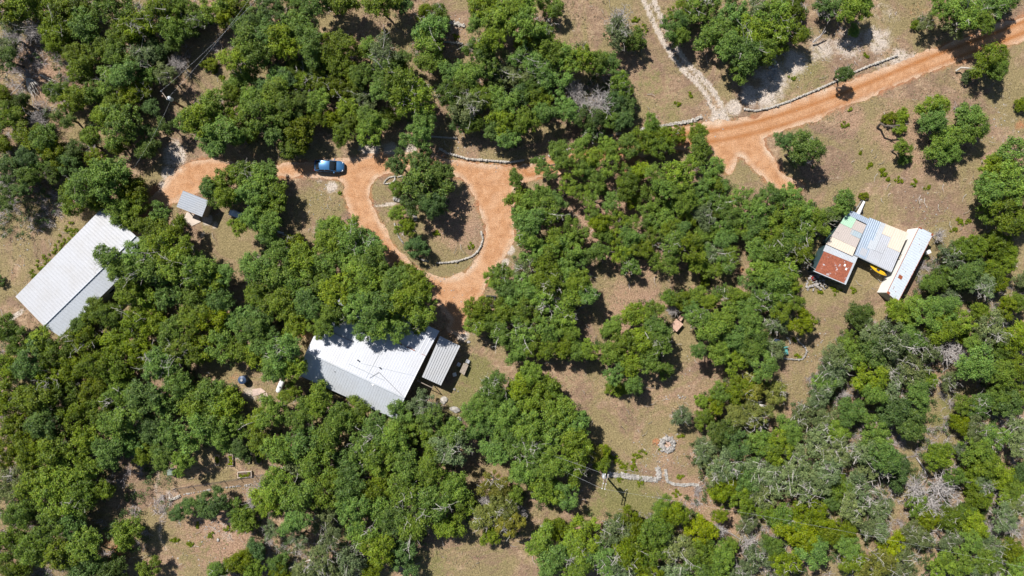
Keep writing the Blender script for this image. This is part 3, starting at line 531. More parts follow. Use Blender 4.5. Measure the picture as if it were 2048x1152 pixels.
# ------------------------------------------------------------------ roofs
def lerp(a, b, t): return a + (b-a)*t
def roof_panel(mb, q, ribs, rh=0.035, th=0.05, rw=0.28):
    """sheet q=[p00,p10,p11,p01]; ribs run along p00->p01, spaced across p00->p10; a real trapezoid profile"""
    p00, p10, p11, p01 = [Vector(x) for x in q]
    n = (p10-p00).cross(p01-p00).normalized()
    if n.z < 0: n = -n
    us = []
    for i in range(ribs):
        a = i/ribs; w = 1/ribs
        us += [(a, 0), (a+w*(1-rw)*0.98, 0), (a+w*(1-rw*0.75), 1), (a+w*(1-rw*0.2), 1)]
    us.append((1.0, 0))
    top0 = [lerp(p00, p10, u)+n*rh*h for u, h in us]; top1 = [lerp(p01, p11, u)+n*rh*h for u, h in us]
    m = len(us); dn = Vector((0,0,-th))
    vs = top0 + top1 + [p00+dn, p10+dn, p11+dn, p01+dn]; fs = []
    for i in range(m-1): fs.append((i, i+1, m+i+1, m+i))
    k = 2*m
    fs += [(k+3, k+2, k+1, k), (0, m, k+3, k), (m-1, k+1, k+2, 2*m-1), tuple(range(0, m))[::-1] + (k, k+1), tuple(range(m, 2*m)) + (k+2, k+3)]
    mb.add(vs, fs); return mb
def uv(q, u, v):
    a = lerp(Vector(q[0]), Vector(q[1]), u); b = lerp(Vector(q[3]), Vector(q[2]), u); return lerp(a, b, v)
def sub(q, u0, u1, v0, v1, dz=0.0):
    d = Vector((0,0,dz)); return [uv(q,u0,v0)+d, uv(q,u1,v0)+d, uv(q,u1,v1)+d, uv(q,u0,v1)+d]
def inset(pts, d):
    c = sum((Vector((p[0], p[1], 0)) for p in pts), Vector())/len(pts); out = []
    for p in pts:
        v = Vector((p[0], p[1], 0)) - c; out.append(c + v*(1 - d/v.length))
    return out
def walls(pts, zt, th=0.14):
    "four walls standing under a roof; zt = top heights at corners"
    mb = MB(); n = len(pts)
    for i in range(n):
        a, b = Vector((pts[i][0], pts[i][1], 0)), Vector((pts[(i+1)%n][0], pts[(i+1)%n][1], 0)); za_, zb = zt[i], zt[(i+1)%n]
        d = (b-a).normalized(); nn = Vector((-d.y, d.x, 0))*th
        a2, b2 = a+nn+d*th, b+nn-d*th
        vs = [a, b, b2, a2, a+Vector((0,0,za_)), b+Vector((0,0,zb)), b2+Vector((0,0,zb)), a2+Vector((0,0,za_))]
        mb.add([v - Vector((0,0,0.05)) if k < 4 else v for k, v in enumerate(vs)], [(3,2,1,0),(4,5,6,7),(0,1,5,4),(1,2,6,5),(2,3,7,6),(3,0,4,7)])
    return mb
def on_wall(parent, a, b, t, w, h, z, name, frame, paneM):
    "door or window set 3 cm proud of wall a->b; frame > pane"
    a = Vector((a[0], a[1], 0)); b = Vector((b[0], b[1], 0)); d = (b-a).normalized(); rz = math.atan2(d.y, d.x); out = Vector((d.y, -d.x, 0))
    c = lerp(a, b, t) + out*0.015 + Vector((0,0,z+h/2))
    f = part(name, MB().box(c, w, 0.06, h, rz), frame, parent)
    part('pane' if name == 'window' else 'door_panel', MB().box(c+out*0.02, w-0.16, 0.05, h-0.16, rz), paneM, f)
    return f

# --- long white barn at the left
t_barn = thing('metal_barn', 'long white ribbed metal barn with a narrow grey lean-to slope, trees over its right end', 'barn', P(140, 560, 0))
bA, bB = P(31,593,3.3), P(88,652,3.95); bC, bD = P(272,472,3.95), P(207,413,3.3)
eB, eC = P(121,673,3.25), P(303,494,3.25)
part('white_roof', roof_panel(MB(), [bA, bD, bC, bB], 38, 0.03), M['barnwhite'], t_barn)
part('lean_to_roof', roof_panel(MB(), [bB - Vector((0,0,.03)), bC - Vector((0,0,.03)), eC, eB], 38, 0.04), M['roofgrey'], t_barn)
part('ridge_cap', MB().tube([bB+Vector((0,0,.05)), bC+Vector((0,0,.05))], 0.09, 6), M['roofgrey'], t_barn)
bp = inset([bA, eB, eC, bD], 0.35)
part('wall', walls(bp, [3.1, 3.05, 3.05, 3.1]), M['wallwhite'], t_barn)
for p0, p1, p2 in ((bp[0], bp[1], bB), (bp[2], bp[3], bC)):
    part('gable', MB().add([Vector((p0.x,p0.y,3.1)), Vector((p1.x,p1.y,2.9)), Vector((lerp(p0,p1,.62).x, lerp(p0,p1,.62).y, 3.8)), ], [(0,1,2)]), M['wallwhite'], t_barn)
on_wall(t_barn, bp[0], bp[1], 0.4, 3.0, 2.4, 0.0, 'door', M['steel'], M['wallwhite'])
for tt in (0.25, 0.5, 0.75): on_wall(t_barn, bp[1], bp[2], tt, 1.2, 0.9, 1.1, 'window', M['white'], M['glass'])
part('fascia', MB().tube([bA-Vector((0,0,.08)), bB-Vector((0,0,.09)), eB-Vector((0,0,.08))], 0.07, 4), M['white'], t_barn)

# --- main house
H0 = P(592,748,2.9); H1 = P(792,839,2.9); H2 = P(879,662,3.0); H3 = P(679,571,3.0)
t_house = thing('farmhouse', 'wide grey and white metal roofed house in the woods, tree shadows over its upper half', 'house', P(735, 705, 0))
def hp(px, py, z): return P(px, py, z)
rL, rR = hp(612,704,4.4), hp(809,796,4.4)
part('south_roof', roof_panel(MB(), [H0, H1, rR, rL], 40, 0.018), M['roofgrey'], t_house)
mR, mL = hp(851,712,3.25), hp(700,641,3.25)
nL2, nR2 = hp(651,625,3.25), mR
nm = [rL+Vector((0,0,-.01)), rR+Vector((0,0,-.01)), hp(851,712,3.3), hp(652,622,3.3)]
mid = 0.36
part('north_roof', roof_panel(MB(), [uv(nm,mid,0), uv(nm,1,0), uv(nm,1,1), uv(nm,mid,1)], 26, 0.016), M['roofwhite'], t_house)
part('west_roof', roof_panel(MB(), [uv(nm,0,0)-Vector((0,0,.04)), uv(nm,mid,0)-Vector((0,0,.04)), uv(nm,mid,.62)-Vector((0,0,.10)), uv(nm,0,.62)-Vector((0,0,.10))], 15, 0.016), M['roofwhite'], t_house)
pq = [hp(712,650,2.95), hp(851,714,2.95), hp(879,662,2.75), hp(738,598,2.75)]
part('porch_roof', roof_panel(MB(), pq, 20, 0.016), M['roofwhite'], t_house)
wq = [uv(nm,0,.63)-Vector((0,0,.35)), uv(nm,mid+.04,.63)-Vector((0,0,.35)), hp(716,655,2.85), hp(648,625,2.85)]
part('rear_roof', roof_panel(MB(), [uv(nm,-.0,.62)-Vector((0,0,.4)), uv(nm,mid,.62)-Vector((0,0,.4)), hp(735,606,2.6), hp(662,572,2.6)], 15, 0.03), M['roofgrey'], t_house)
part('ridge_cap', MB().tube([rL+Vector((0,0,.05)), rR+Vector((0,0,.05))], 0.10, 6), M['roofgrey'], t_house)
part('roof_step', MB().tube([uv(nm,.40,.16)+Vector((0,0,.03)), uv(nm,.76,.16)+Vector((0,0,.03))], 0.05, 4), M['roofgrey'], t_house)
for q_ in ((hp(739,756,4.42), hp(757,744,4.28)), (hp(757,744,4.28), hp(809,796,4.46))): part('flashing', MB().tube(list(q_), 0.035, 4), M['roofdull'], t_house)
part('seam_strip', MB().tube([uv(nm,.5,.28)+Vector((0,0,.02)), uv(nm,1,.52)+Vector((0,0,.02))], 0.035, 4), M['roofgrey'], t_house)
part('seam_strip', MB().tube([uv(nm,.60,.02)+Vector((0,0,.02)), uv(nm,.62,.95)+Vector((0,0,.02))], 0.035, 4), M['roofgrey'], t_house)
a_, b_ = hp(792,684,3.2), hp(851,712.5,3.2); rr = random.Random(4)
for i in range(14):
    if rr.random() < 0.8: part('rusty_flashing', MB().tube([lerp(a_, b_, i/14), lerp(a_, b_, (i+.8)/14)], 0.07+rr.random()*.05, 4), M['rusttrim'], t_house)
for (x, y, z) in ((748,769,4.0), (760,735,4.1), (671,743,3.75), (716,720,4.2), (759,779,3.8)):
    vp = part('vent_pipe', MB().tube([hp(x,y,z-.3), hp(x,y,z)+Vector((0,0,.35))], 0.09, 8), M['darksteel'], t_house)
vp = part('vent_box', MB().box(hp(747,768,4.2), 0.45, 0.35, 0.35, .5), M['white'], t_house)
part('gable_trim', MB().tube([H1, rR, hp(851,712,3.3)], .06, 4), M['white'], t_house)
part('dark_gutter', MB().tube([H0+Vector((0,0,-.1)), H1+Vector((0,0,-.1))], .07, 4), M['darksteel'], t_house)
hw = inset([H0, H1, H2, H3], 0.9)
part('wall', walls(hw, [2.7, 2.7, 2.5, 2.5]), M['walltan'], t_house)
for tt in (.15,.35,.6,.85): on_wall(t_house, hw[0], hw[1], tt, 1.2, 1.2, 0.9, 'window', M['white'], M['glass'])
for tt in (.25,.7): on_wall(t_house, hw[1], hw[2], tt, 1.2, 1.2, 0.9, 'window', M['white'], M['glass'])
on_wall(t_house, hw[1], hw[2], .48, 1.0, 2.1, 0.0, 'door', M['white'], M['walldark'])
on_wall(t_house, hw[2], hw[3], .3, 1.0, 2.1, 0.0, 'door', M['white'], M['walldark'])

# --- carport beside the house
t_cp = thing('carport', 'grey ribbed metal carport roof joined to the right side of the big house', 'carport', P(880, 722, 0))
c0, c1, c2, c3 = P(844,754,2.65), P(882,771,2.6), P(920.5,692,2.6), P(880,672,2.65)
part('roof', roof_panel(MB(), [c0, c1, c2, c3], 9, 0.07, 0.05, 0.22), M['roofdull'], t_cp)
ins = inset([c0, c1, c2, c3], .3)
for q in ins: part('post', MB().tube([Vector((q.x,q.y,-.05)), Vector((q.x,q.y,2.5))], .06, 8), M['steel'], t_cp)
part('beam', MB().tube([Vector((ins[0].x,ins[0].y,2.47)), Vector((ins[1].x,ins[1].y,2.45))], .06, 4), M['steel'], t_cp)
part('beam', MB().tube([Vector((ins[3].x,ins[3].y,2.47)), Vector((ins[2].x,ins[2].y,2.45))], .06, 4), M['steel'], t_cp)
t_pt = thing('patio_pergola', 'thin dark pergola frame crossing the shaded patio below the grey carport', 'pergola', P(850, 768, 0))
part('beam', MB().tube([P(834,761,2.4), P(865,776,2.4)], .06, 4), M['wood'], t_pt)
for q in ((836,762),(864,775)): part('post', MB().tube([P(q[0],q[1],2.4), Vector((P(q[0],q[1],2.4).x, P(q[0],q[1],2.4).y, -.03))], .06, 6), M['wood'], t_pt)

# --- little shed at the left of the drive
t_sh = thing('open_shed', 'small pale grey ribbed roof shelter between the orange drive and pale sand', 'shed', P(387, 408, 0))
s0, s1, s2, s3 = P(353,413.5,2.5), P(404,433.6,2.5), P(417,401,2.6), P(366,381,2.6)
part('roof', roof_panel(MB(), [s1, s2, s3, s0], 8, 0.05), M['shedgrey'], t_sh)
ins = inset([s0, s1, s2, s3], .3)
for q in ins: part('post', MB().box((q.x, q.y, 1.22), .12, .12, 2.5, .38), M['wood'], t_sh)
part('back_wall', MB().slab([Vector((ins[1].x,ins[1].y,2.4)), Vector((ins[2].x,ins[2].y,2.4)), Vector((ins[2].x-.08,ins[2].y+.03,2.4)), Vector((ins[1].x-.08,ins[1].y+.03,2.4))], 2.42), M['walltan'], t_sh)
sl_ = single('concrete_slab', MB().prism([GX(373), 0] and [(GX(x), GY(y)) for x, y in ((374,424),(398,433),(402,444),(384,452),(366,440))], -.02, .06), M['concrete'], 'pale pinkish slab below the small grey roof shelter', 'slab')

# --- right hand group of sheds
t_pa = thing('patchwork_shed', 'shed roof patched with pinkish, cream and faded green sheets, trees over its left corner', 'shed', P(1678, 466, 0))
pq1 = [P(1652,488,2.5), P(1705,512,2.55), P(1738,438,2.7), P(1699,419,2.65)]
def patch(nm, par, q, u0,u1,v0,v1, mat, ribs, dz=0.0): return part(nm, roof_panel(MB(), sub(q,u0,u1,v0,v1,dz), ribs, .02, .04), mat, par)
patch('roof_sheet', t_pa, pq1, 0,1,0,.22, M['panelcream'], 12)
patch('roof_sheet', t_pa, pq1, 0,.62,.224,.60, M['panelgrey'], 8)
patch('roof_sheet', t_pa, pq1, .624,1,.224,.46, M['panelgrey'], 5)
patch('roof_sheet', t_pa, pq1, .56,1,.464,.60, M['panelslate'], 5, .004)
patch('roof_sheet', t_pa, pq1, .50,1,.604,.84, M['panelgrey'], 6)
patch('roof_sheet', t_pa, pq1, .0,.495,.604,.86, M['panelgreen'], 6)
patch('roof_sheet', t_pa, pq1, .0,1,.864,1.0, M['roofblue'], 12)
w1 = inset(pq1, .4); part('wall', walls(w1, [2.4,2.4,2.5,2.5]), M['walldark'], t_pa)
t_pb = thing('workshop_shed', 'shed with a blue, cream and white ribbed metal roof beside the long narrow building', 'shed', P(1761, 490, 0))
pq2 = [P(1709,509,2.6), P(1783,544,2.6), P(1817,466,2.75), P(1739,435,2.75)]
patch('roof_sheet', t_pb, pq2, 0,.30,0,1.0, M['roofblue'], 6)
patch('roof_sheet', t_pb, pq2, .303,.42,.30,1.0, M['roofgrey'], 3)
patch('roof_sheet', t_pb, pq2, .303,.62,0,.295, M['roofwhite'], 7, .004)
patch('roof_sheet', t_pb, pq2, .424,.66,.30,.74, M['roofwhite'], 5)
patch('roof_sheet', t_pb, pq2, .624,1,0,.50, M['roofwhite'], 8)
patch('roof_sheet', t_pb, pq2, .664,1,.504,1, M['panelcream'], 6)
patch('roof_sheet', t_pb, pq2, .424,.66,.744,1, M['panelcream'], 4)
patch('roof_patch', t_pb, pq2, .10,.26,.06,.24, M['roofwhite'], 4, .03)
patch('roof_patch', t_pb, pq2, .22,.34,.28,.50, M['roofgrey'], 3, .03)
w2 = inset(pq2, .45); part('wall', walls(w2, [2.45,2.45,2.6,2.6]), M['walldark'], t_pb)
part('edge_beam', MB().tube([pq2[0]-Vector((0,0,.12)), pq2[1]-Vector((0,0,.12))], .08, 4), M['white'], t_pb)
on_wall(t_pb, w2[0], w2[1], .3, 1.0, 2.0, 0, 'door', M['steel'], M['walldark'])
t_pc = thing('rusty_shed', 'small shed with a rust red sheet roof and dark teal walls', 'shed', P(1671, 530, 0))
pq3 = [P(1627,542.5,2.35), P(1691.7,569.6,2.35), P(1715.6,514.5,2.35), P(1652,489,2.35)]
part('roof', roof_panel(MB(), sub(pq3, .03,.94,.03,.76, 0), 22, .025), M['rusty'], t_pc)
part('roof_edge', roof_panel(MB(), sub(pq3, 0,1,.764,1.0,-.003), 22, .025).slab(sub(pq3,.943,1,0,.762,-.003), .04).slab(sub(pq3,0,.94,0,.028,-.003), .04), M['roofgrey'], t_pc)
for u, v in ((.72,.55),(.80,.45)): part('roof_patch', MB().slab(sub(pq3,u,u+.05,v,v+.08,.05), .02), M['white'], t_pc)
w3 = inset(pq3, .12); part('wall', walls(w3, [2.28]*4), M['walldark'], t_pc)
on_wall(t_pc, w3[0], w3[1], .35, .9, .8, 1.1, 'window', M['white'], M['glass'])
on_wall(t_pc, w3[0], w3[1], .75, .9, 2.0, 0, 'door', M['steel'], M['walldark'])
t_tr = thing('long_trailer_building', 'long narrow box-shaped metal trailer building with cream side wall and rust spotted bluish roof', 'trailer', P(1808, 528, 0))
k0, k1, e1, e0 = P(1774,586,2.95), P(1838.5,454,2.95), P(1866.7,468,2.85), P(1796,604,2.85)
part('roof', roof_panel(MB(), [k0, k1, e1, e0][0:1] + [k1, e1, e0], 30, .03), metal('spotted_bluish_sheet', (0.60,0.665,0.725), .5, amt=.2, rust=.08, metallic=.05), t_tr)
rr = random.Random(8); sub_q = [k0, k1, e1, e0]
RP = [(.26,.31,.20,.48), (0.0,.03,.0,.2), (.0,.02,.8,1.0), (.985,1.0,0,.2), (.97,1.0,.88,1.0)]
for i in range(16):
    u = rr.random()*.97; v = rr.choice([.25,.5,.75,.97]); RP.append((u,u+.012,v-.012,v+.012))
for q_ in RP: part('rust_patch', MB().slab(sub(sub_q, *q_, .055), .02), M['rusttrim'], t_tr)
part('rusty_edge', MB().tube([k0, e0, e1, k1], .04, 4), M['rusttrim'], t_tr)
part('roof_rail', MB().tube([k0, k1], .05, 4), M['rusttrim'], t_tr)
w4 = inset([k0, e0, e1, k1], .10)
part('wall', walls(w4, [2.9,2.8,2.8,2.9]), plain('cream_white_siding', (.86,.84,.80), .6, .05, 1.2), t_tr)
for tt in (.2,.5,.8): on_wall(t_tr, w4[1], w4[2], tt, .9, .7, 1.2, 'window', M['white'], M['glass'])
on_wall(t_tr, w4[3], w4[0], .45, .9, 1.9, .1, 'door', M['steel'], M['panelcream'])
part('end_panel', MB().slab([lerp(w4[0],w4[1],.04)+Vector((0,0,2.6))+Vector((-.02,-.03,0)), lerp(w4[0],w4[1],.96)+Vector((0,0,2.5))+Vector((-.02,-.03,0)), lerp(w4[0],w4[1],.96)+Vector((0,0,2.5))+Vector((-.005,-.01,0)), lerp(w4[0],w4[1],.04)+Vector((0,0,2.6))+Vector((-.005,-.01,0))], 2.4), M['wallgreen'], t_tr)
t_ac = thing('wall_unit', 'small white box unit on the right wall of the long trailer building', 'air conditioner', P(1856, 505, 1.0))
part('case', MB().box(P(1856,504,1.3), .6, .5, .5, .45), M['white'], t_ac); part('grille', MB().box(P(1858,503.4,1.3), .06, .4, .4, .45), M['steel'], t_ac)

# --- kayak
def kayak(px, py, ang, Lk, z):
    mb = MB(); n = 17; m = 12; c = P(px, py, z); rot = Matrix.Rotation(ang, 3, 'Z')
    rings = []
    for i in range(n):
        t_ = -1 + 2*i/(n-1); w = .40*max(0.02, (1-abs(t_)**2.0))**.9; h = .17*max(.06, 1-abs(t_)**3) 
        ring = []
        for k in range(m):
            a = 2*math.pi*k/m; ring.append(c + rot @ Vector((t_*Lk/2, w*math.cos(a), (h*math.sin(a) + .12*abs(t_)**3 + .2))))
        rings.append(ring)
    vs = [v for r_ in rings for v in r_]; fs = []
    for i in range(n-1):
        for k in range(m): k2 = (k+1) % m; fs.append((i*m+k, i*m+k2, (i+1)*m+k2, (i+1)*m+k))
    fs += [tuple(range(m))[::-1], tuple((n-1)*m+k for k in range(m))]
    return mb.add(vs, fs), c, rot
ka = math.atan2(-(552-529), 1771-1736.5); Lk = math.hypot(34.5, 23)/PPM
t_k = thing('kayak', 'yellow kayak stored along the lower wall of the blue, cream and white roofed shed', 'kayak', P(1754, 541, 0.0))
mbk, kc, kr = kayak(1754, 540, ka, 3.25, 1.5); part('hull', mbk, M['kayak'], t_k, True)
part('gunwale', MB().tube([kc + kr @ Vector((x*1.62, .40*max(.02,(1-abs(x)**2))**.9, .2+.12*abs(x)**3)) for x in [i/8-1 for i in range(17)]], .035, 5).tube([kc + kr @ Vector((x*1.62, -.40*max(.02,(1-abs(x)**2))**.9, .2+.12*abs(x)**3)) for x in [i/8-1 for i in range(17)]], .035, 5), M['darksteel'], t_k)
part('seat', MB().box(kc+Vector((0,0,.36)), .5, .34, .04, ka), M['darksteel'], t_k)
part('keel_line', MB().tube([kc + kr @ Vector((-1.4,0,.42)), kc + kr @ Vector((-.3,0,.375))], .02, 4), M['darksteel'], t_k)
part('keel_line', MB().tube([kc + kr @ Vector((.3,0,.375)), kc + kr @ Vector((1.4,0,.42))], .02, 4), M['darksteel'], t_k)

t_kr = thing('kayak_rack', 'dark wooden rack holding the yellow kayak against the shed', 'rack', P(1750, 540, 0))
for t_ in (-.8, .8):
    q = kc + kr @ Vector((t_, 0, -.02)); o_ = kr @ Vector((0, .5, 0))
    part('arm', MB().tube([q-o_, q+o_], .05, 6), M['wood'], t_kr); part('post', MB().tube([Vector((q.x, q.y, -.03)), q-Vector((0,0,.04))], .05, 6), M['wood'], t_kr)

# --- boat trailer frame
t_bt = thing('utility_trailer', 'narrow pale steel trailer frame parked above the patched shed roof', 'trailer', P(1721, 414, 0))
A, B_ = P(1713,428,.5), P(1727,402,.5); d = (B_-A).normalized(); sdv = Vector((-d.y, d.x, 0))
part('frame', MB().tube([A+sdv*.5, B_+sdv*.28], .05, 6).tube([A-sdv*.5, B_-sdv*.28], .05, 6).tube([A+sdv*.5, A-sdv*.5], .05, 6).tube([lerp(A,B_,.5)+sdv*.4, lerp(A,B_,.5)-sdv*.4], .05, 6).tube([B_+sdv*.28, B_-sdv*.28], .05, 6), M['steel'], t_bt)
part('deck_planks', MB().slab([A+sdv*.12+Vector((0,0,.1)), B_+sdv*.08+Vector((0,0,.1)), B_-sdv*.24+Vector((0,0,.1)), A-sdv*.4+Vector((0,0,.1))], .05), M['white'], t_bt)
for s_ in (-1, 1):
    wv = lerp(A,B_,.35)+sdv*.62*s_ - Vector((0,0,.22)); part('wheel', MB().tube([wv-sdv*.08, wv+sdv*.08], .27, 16), M['tyre'], t_bt)

# --- parked car
def car(px, py, ang, Lc, Wc):
    root = thing('parked_car', 'blue hatchback with a dark windscreen parked on the orange gravel under tree shade', 'car', P(px, py, 0.0))
    c = P(px, py, 0); c.z = 0; rot = Matrix.Rotation(ang, 3, 'Z')
    def X(x, y, z): return c + rot @ Vector((x, y, z))
    def loft(st, close=True):
        mb = MB(); m = len(st[0][1]); vs = []; fs = []
        for x, ring in st: vs += [X(x, y, z) for y, z in ring]
        for i in range(len(st)-1):
            for k in range(m): k2 = (k+1) % m; fs.append((i*m+k, (i+1)*m+k, (i+1)*m+k2, i*m+k2))
        fs += [tuple(range(m)), tuple((len(st)-1)*m+k for k in range(m))[::-1]]
        return mb.add(vs, fs)
    h = Wc/2
    def ring(w, zb, zs, zt, crown): # half profile mirrored
        r = [(w*.86, zb), (w, zb+.15), (w, zs), (w*.93, zt), (w*.5, zt+crown), (0, zt+crown*1.25)]
        return r + [(-y, z) for y, z in r[::-1][1:]]
    a = Lc/2
    st = [(-a, ring(h*.80,.42,.62,.78,.02)), (-a+.10, ring(h*.92,.28,.68,.92,.03)), (-a+.4, ring(h*.98,.2,.7,.98,.03)), (-a+1.2, ring(h,.2,.72,.96,.03)), (.2, ring(h,.2,.72,.94,.04)), (a-1.35, ring(h*.99,.2,.70,.92,.05)),
          (a-.75, ring(h*.96,.2,.66,.83,.06)), (a-.30, ring(h*.88,.24,.60,.72,.05)), (a-.08, ring(h*.72,.30,.52,.62,.03)), (a, ring(h*.58,.36,.48,.55,.01))]
    body = part('body', loft(st), M['car'], root, True)
    def cab(w, z): 
        r = [(w, .9), (w*.80, z), (w*.5, z+.045), (0, z+.06)]; return r + [(-y, zz) for y, zz in r[::-1][1:]]
    gl = [(-a+.25, cab(h*.90, .97)), (-a+.85, cab(h*.92, 1.36)), (-a+1.2, cab(h*.92, 1.42)), (.0, cab(h*.92, 1.41)), (.30, cab(h*.92, 1.33)), (1.12, cab(h*.90, .98))]
    part('windows', loft(gl), M['glass'], root, True)
    rf = MB(); zs = [(-a+.88, 1.365), (-a+1.2, 1.425), (-.5, 1.445), (.0, 1.42), (.20, 1.38)]
    vs = []; fs = []
    for x, z in zs:
        for y, dz in ((h*.76,-.015), (h*.45,.035), (0,.055), (-h*.45,.035), (-h*.76,-.015)): vs.append(X(x, y, z+dz+.01))
    for i in range(4):
        for k in range(4): fs.append((i*5+k, (i+1)*5+k, (i+1)*5+k+1, i*5+k+1))
    n_ = len(vs); vs += [v - Vector((0,0,.05)) for v in vs]
    bot = [tuple(i+n_ for i in f[::-1]) for f in fs]
    part('roof', rf.add(vs, fs + bot), M['car'], root, True)
    pil = MB()
    for s_ in (-1, 1):
        pil.tube([X(.20,s_*h*.76,1.38), X(1.12,s_*h*.90,.96)], .035, 5); pil.tube([X(-a+.88,s_*h*.76,1.36), X(-a+.22,s_*h*.90,.96)], .05, 5); pil.tube([X(-.5,s_*h*.77,1.42), X(-.5,s_*h*.93,.95)], .035, 5)
    part('pillars', pil, M['car'], root)
    for s_ in (-1, 1):
        for x in (-a+.85, a-.85):
            w_ = part('wheel', MB().tube([X(x,s_*(h-.24),.32), X(x,s_*(h-.01),.32)], .32, 20), M['tyre'], root); part('rim', MB().tube([X(x,s_*(h-.05),.32), X(x,s_*(h+.005),.32)], .2, 14), M['steel'], w_)
        part('mirror', MB().box(X(.82,s_*(h+.10),.98), .14, .22, .14, ang), M['car'], root, bevel=.02)
        part('headlight', MB().box(X(a-.34,s_*h*.70,.68), .34, .22, .10, ang - s_*.5), M['insul'], root, bevel=.02)
        part('tail_light', MB().box(X(-a+.06,s_*h*.74,.80), .12, .26, .16, ang), M['red'], root, bevel=.02)
        for x in (-.9, .15): part('door_handle', MB().box(X(x,s_*(h+.01),.82), .16, .04, .03, ang), M['darksteel'], root)
    part('bumper', MB().box(X(a-.06,0,.34), .10, h*1.1, .16, ang), M['darksteel'], root, bevel=.03)
    part('licence_plate', MB().box(X(-a+.0,0,.6), .05, .40, .13, ang), M['white'], root)
    return root
car(661, 334, -0.035, 4.55, 1.78)

# --- poles and cables
def tpole(px, py, h, label, ang, arms, tf, double, pxt):
    root = thing('utility_pole', label, 'utility pole', P(px, py, 0)); b = P(px, py, 0); b.z = 0; top = b + Vector((0,0,h))
    part('pole', MB().tube([b-Vector((0,0,.1)), top], [.17,.12], 12), M['pole'], root)
    d = Vector((math.cos(ang), math.sin(ang), 0)); nrm = Vector((-d.y, d.x, 0)); pts = []
    for s_ in ((-1, 1) if double else (1,)):
        a = part('crossarm', MB().box(top + nrm*.20*s_ - Vector((0,0,.35)), arms, .10, .12, ang), M['wood'], root)
        for t_ in (-.45, .45, 0.12)[:2 if not double else 3]:
            q = top + nrm*.20*s_ + d*arms*t_ - Vector((0,0,.25))
            part('insulator', MB().tube([q, q+Vector((0,0,.08)), q+Vector((0,0,.14)), q+Vector((0,0,.22))], [.05,.09,.06,.03], 8), M['insul'], root); pts.append(q+Vector((0,0,.2)))
    q = top - Vector((0,0,1.25)) + nrm*tf[0] + d*tf[1]
    tfm = part('transformer', MB().tube([q-Vector((0,0,.45)), q+Vector((0,0,.4)), q+Vector((0,0,.5))], [.3,.3,.18], 14), M['roofgrey'], root)
    part('bushing', MB().tube([q+Vector((.1,0,.45)), q+Vector((.1,0,.75))], .05, 6), M['insul'], tfm)
    return root, top, pts, q
pl1, top1, pts1, tq1 = tpole(376, 220, 7.7, 'leaning-looking wooden pole with a round white transformer, upper left woods', math.atan2(-(195-184), 8), 1.6, (.35,.35), False, None)
pl2, top2, pts2, tq2 = tpole(1196, 934, 8.2, 'wooden pole with double crossarms beside the white stone wall and mown grass', math.atan2(-26, -6), 2.3, (-.1,-.45), True, None)
def cable(p0, p1, sag, label, rad=.02, group=None):
    n = 24; pts = []
    for i in range(n+1):
        t_ = i/n; q = lerp(p0, p1, t_); q.z -= sag*4*t_*(1-t_); pts.append(q)
    single('power_cable', MB().tube(pts, rad, 5), M['cable'], label, 'cable', group, base=p0)
cable(pts1[1]+Vector((0,0,0)), P(545,-70,9), 1.0, 'upper left of two parallel power cables running from the transformer pole to the top edge', .008)
cable(pts1[0], P(572,-70,9), 1.0, 'lower right of two parallel power cables running from the transformer pole to the top edge', .008)
cable(tq1-Vector((0,0,.2)), P(268,335,4.2), .5, 'thin service cable dropping down and left from the transformer pole into the trees', .007)
cable(pts2[0], P(1085,905,6.5), .4, 'upper cable leaving the double crossarm pole towards the left', .008)
cable(pts2[1], P(1085,925,6.5), .4, 'lower cable leaving the double crossarm pole towards the left', .008)
cable(pts2[4] if len(pts2) > 4 else pts2[-1], P(2120,1150,8), 1.8, 'long faint cable from the double crossarm pole across the lower right woods', .007)

# --- walls of stacked stone
def stone_wall(name, pts, w, size, label, seed, mat='stone', layers=2, group=None, cat='stone wall', gap=0.0):
    rng = random.Random(seed); mb = MB(); P0 = [P(x, y, 0) for x, y in pts]
    for a, b in zip(P0[:-1], P0[1:]):
        n = max(1, int((b-a).length/(size*1.25)))
        d = (b-a).normalized(); nn = Vector((-d.y, d.x, 0))
        if layers > 1 and gap == 0: mb.box(lerp(a,b,.5)+Vector((0,0,size*.4)), (b-a).length*.98, w*.8, size*.8, math.atan2(d.y, d.x))
        for i in range(n):
            if rng.random() < gap: continue
            nr_ = max(1, int(round(w/size))) + (1 if w > .55 else 0)
            for r_ in range(nr_):
                for ly in range(layers):
                    q = lerp(a, b, (i+rng.random()*.8)/n) + nn*((r_+.5)/nr_-.5)*w*1.25 + nn*rng.uniform(-.12,.12)*size
                    q.z = size*.35 + ly*size*.75*(1 if rng.random() < .85 else .6)
                    mb.rock(q, size*rng.choice((.35,.5,.6,.75,.9,1.05))*(1 if w > .55 else .8), rng, .5, .28)
    return single(name, mb, M[mat], label, cat, group)
sw = stone_wall
sw('stone_wall', [(1488,219),(1510,222),(1536,217),(1580,202),(1630,181),(1670,163),(1700,148),(1735,133),(1760,124),(1795,111)], .35, .26, 'long thin dry stone wall along the upper side of the orange road, right half', 1)
sw('stone_wall', [(1402,233),(1390,240),(1362,246),(1330,251),(1300,257),(1262,264)], .4, .26, 'short dark edged stone wall left of the white track mouth', 2)
sw('stone_wall', [(1240,268),(1200,276),(1170,288),(1140,298),(1110,308),(1085,318),(1062,322)], .35, .28, 'tumbled stone wall half hidden by trees above the road at the centre', 3, gap=.15)
sw('stone_wall', [(1048,321),(1020,325),(985,322),(960,320),(935,318),(915,312),(895,307),(878,297)], .35, .28, 'curved low stone wall just above the gravel turning loop', 4)
sw('stone_wall', [(858,273),(885,275),(915,277)], .3, .24, 'short straight stone wall in shade above the curved loop wall', 5)
